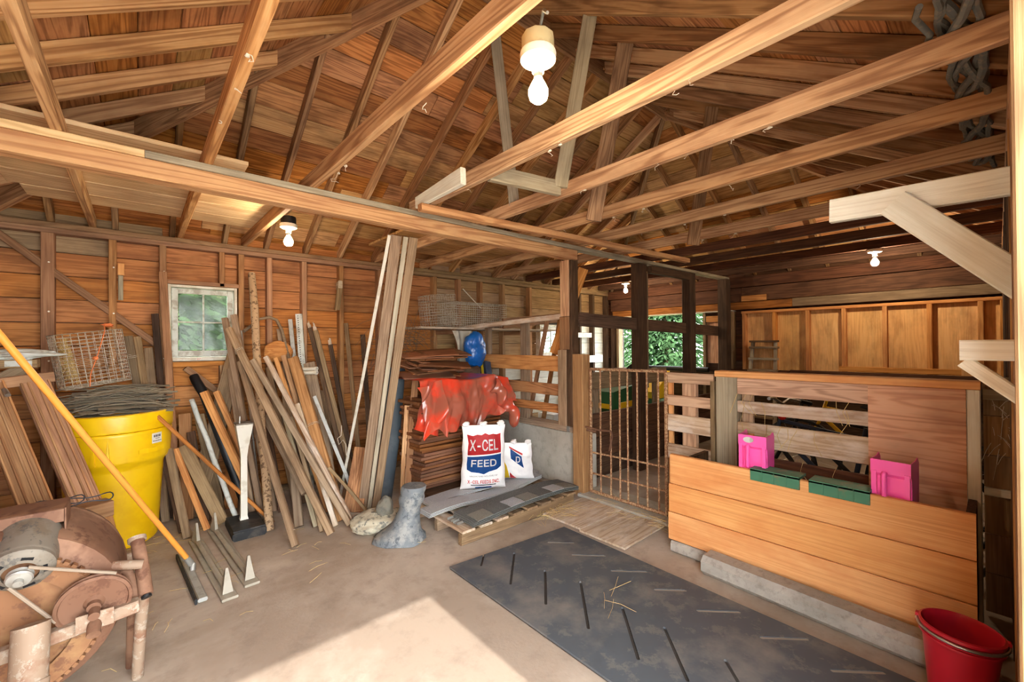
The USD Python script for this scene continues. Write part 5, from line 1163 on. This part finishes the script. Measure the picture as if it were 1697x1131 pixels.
add('red_reflector', rock((3.72, 1.10, .83), (.03, .03, .03), 2, .1, 2), W['red_bright'], smooth=60, label='small bright red reflector glowing between the pen slats', cat='reflector')
r7 = random.Random(41)
for k in (0, 3):
    p = A(5.0+.12*k, .55+.25*k, 0)
    tube('garden_tool', [p, p+A(.15*r7.uniform(-1, 1), .5*r7.uniform(-1, 1), r7.uniform(.8, 1.0))], .014, W['black' if k % 2 else 'wood_old'], label=['dark tool handle at the back of the pen, right one', 'brown tool handle in the pen second from the plywood panel', 'dark tool handle in the middle of the pen', 'dark tool handle at the back of the pen, left one', 'dark tool handle in the pen closest to the grey post'][k], cat='tool')

# step ladder
ld = thing('step_ladder', 'old grey wooden step ladder leaning on the plywood panelled far wall', 'ladder')
for s, y0, y1 in ((0, 2.22, 2.165), (1, 1.84, 1.90)): beam('side_rail', (5.92, y0, 0.0), (6.20, y1, 1.42), .035, .05, W['wood_grey'], ld, up=(-1, 0, 0))
for k in range(9):
    q = (k+1)/9.6; bx('tread', (5.92+.28*q-.05, 1.86, 1.42*q-.014), (5.92+.28*q+.03, 2.20, 1.42*q+.014), W['wood_grey' if k % 2 else 'wood_old'], ld)
bx('top_step', (6.12, 1.875, 1.40), (6.255, 2.19, 1.425), W['wood_dark'], ld)
add('black_roll', tubem([(6.16, 2.75, 1.01), (6.16, 4.05, 1.01)], .035, 12), W['black'], smooth=50, label='black roll lying along the sill of the open far window', cat='roll')
t_ = thing('white_board', 'short white board nailed across the whitewashed corner by the far window', 'board'); bx('board', (5.55, Y1-.03, 1.08), (6.05, Y1-.001, 1.20), W['white_paint'], t_)
bx('white_board', (5.2, Y1-.03, 1.50), (5.75, Y1-.001, 1.58), W['white_paint'], label='upper white board nailed across the whitewashed corner', cat='board')
add('white_carton', tm(trimesh.creation.box((.4, .3, .42), trimesh.transformations.translation_matrix((4.4, 4.1, .23)))), W['bag_white'], label='pale carton standing behind the slatted stall fence', cat='carton')
add('grey_bin', lathe([(0, .002), (.16, .002), (.19, .55), (.20, .56), (.20, .60), (.17, .60), (.17, .05), (0, .05)], 28), W['pale_paint'], None, xf((3.75, 4.22, 0)), smooth=40, label='pale bin standing behind the left uprights of the slatted fence', cat='bin')

# ================================================================ straw
r8 = random.Random(13)
def wisps(n, cx, cy, sx, sy, z, L0, L1, up=.02):
    out = []
    for _ in range(n):
        c = A(cx+r8.gauss(0, sx), cy+r8.gauss(0, sy), z+r8.uniform(.002, up)); a = r8.uniform(0, 2*PI); L = r8.uniform(L0, L1)
        d = A(math.cos(a), math.sin(a), r8.uniform(-.05, .12))*L
        d[2] = max(d[2], .002-c[2]+z)
        out.append(tubem([c, c+d*.5+A(r8.uniform(-.01, .01), r8.uniform(-.01, .01), .006), c+d], .0011, 3))
    return out
add('loose_straw', merge(wisps(90, 2.55, 2.40, .12, .06, .012, .06, .16, .03)), W['straw'], kind='stuff', label='small heap of loose straw on the floor at the end of the pallet', cat='straw')
add('loose_straw', merge(wisps(5, 1.93, 1.38, .05, .03, .021, .12, .24, .015)), W['straw'], kind='stuff', label='few straw stems lying on the rubber mat', cat='straw')
add('loose_straw', merge(wisps(22, 1.0, 3.0, .5, .25, .003, .05, .13)+wisps(10, .1, 2.6, .2, .3, .003, .05, .10)+wisps(25, .25, 3.95, .15, .1, .003, .05, .15)), W['straw'], kind='stuff', label='scattered straw stems on the concrete floor before the lumber pile', cat='straw')
add('loose_straw', merge(wisps(40, 2.95, 1.9, .1, .25, .032, .06, .2, .05)+wisps(30, 3.0, 1.65, .06, .1, .03, .05, .12)), W['straw'], kind='stuff', label='straw caught at the foot of the iron gate', cat='straw')
ms = []
for k in range(16):
    y = r8.uniform(.55, 1.2); z = r8.choice([1.0, 1.05, .85, .86, .66]); c = A(3.09, y, z); ms.append(tubem([c, c+A(-.01, r8.uniform(-.03, .03), -.06), c+A(-.005, r8.uniform(-.07, .07), -.14)], .0018, 3))
add('hanging_straw', merge(ms), W['straw'], kind='stuff', label='straw stems hanging on the pen slats', cat='straw')

# ================================================================ outside
def ground():
    f = lambda s, t: (-30+60*s, -30+60*t, -.125-.04*meshkit.fbm(A(s*40, t*40, .5)[None], 3, 2)[0])
    return grid(40, 40, f)
add('ground', ground(), W['gravel'], smooth=60, kind='structure')
add('lawn', merge([grid(24, 24, lambda s, t: (-25+55*s, 4.85+26*t, -.11+.03*meshkit.fbm(A(s*30, t*20, .5)[None], 3, 6)[0])), grid(16, 12, lambda s, t: (6.6+24*s, -8+12.9*t, -.11+.03*meshkit.fbm(A(s*20, t*20, 3.5)[None], 3, 6)[0]))]), W['lawn_grass'], smooth=60, kind='structure')
def conifer(label, x, y, h, R, n, m, seed, low=.2):
    r = random.Random(seed); t = thing('conifer', label, 'tree', xf((x, y, -.1)))
    tube('trunk', [(x, y, -.14), (x+.05, y, h*.5), (x, y, h*.97)], [.16, .1, .02], W['bark_brown'], t, 10)
    g = np.random.RandomState(seed); J = 18; N = n*J
    q = np.repeat(g.rand(n), J); a = np.repeat(g.rand(n)*2*PI, J); Lb = np.repeat(g.uniform(.6, 1.05, n), J)*R*(1-q*.9); z = low+(h-low)*q
    u = (np.tile(np.arange(J), n)+g.rand(N))/J; d = np.stack([np.cos(a), np.sin(a), 0*a], 1); s_ = np.stack([-np.sin(a), np.cos(a), 0*a], 1)
    c = A(x, y, 0)+d*(Lb*u)[:, None]+s_*(g.uniform(-.18, .18, N)*Lb*(.25+u*.6))[:, None]; c[:, 2] = z+.12*u*Lb-.42*u*u*Lb
    l = g.uniform(.07, .18, N); e = d*(l*.8)[:, None]+s_*(g.uniform(-.7, .7, N)*l)[:, None]; e[:, 2] = -l*g.uniform(.2, .7, N)
    w = np.cross(e, np.stack([g.uniform(-1, 1, N), g.uniform(-1, 1, N), np.ones(N)], 1)); w *= (l*.20/np.linalg.norm(w, axis=1))[:, None]
    V = np.stack([c-w, c+w, c+e, c+e*.5+w*1.4], 1).reshape(-1, 3); b = np.arange(N)*4
    add('foliage', (V, np.vstack([np.stack([b, b+1, b+3], 1), np.stack([b, b+3, b+2], 1)])), W[m], t, kind='stuff')
conifer('drooping green conifer seen through the open far window, right of the middle post', 9.6, 5.3, 6.0, 2.0, 1600, 'leaf_conifer', 3, 0)
conifer('light green conifer behind the open far window, left of the middle post', 11.2, 8.6, 8.0, 2.2, 1500, 'leaf_green', 4, 0)
conifer('dark green conifer outside the small window in the left half', .1, 7.0, 4.4, 1.7, 1800, 'leaf_green', 5, 0)
conifer('yellow-green conifer outside the small window on its right side', 2.6, 14.5, 7.0, 2.3, 1700, 'leaf_yellow', 8, 0)
conifer('green conifer outside the pale window behind the slatted fence', 7.0, 8.6, 5.0, 1.8, 1500, 'leaf_green', 9, 0)
conifer('low dense green shrub far outside the small window, behind the two conifers', .7, 10.4, 4.6, 2.0, 2600, 'leaf_conifer', 12, 0)
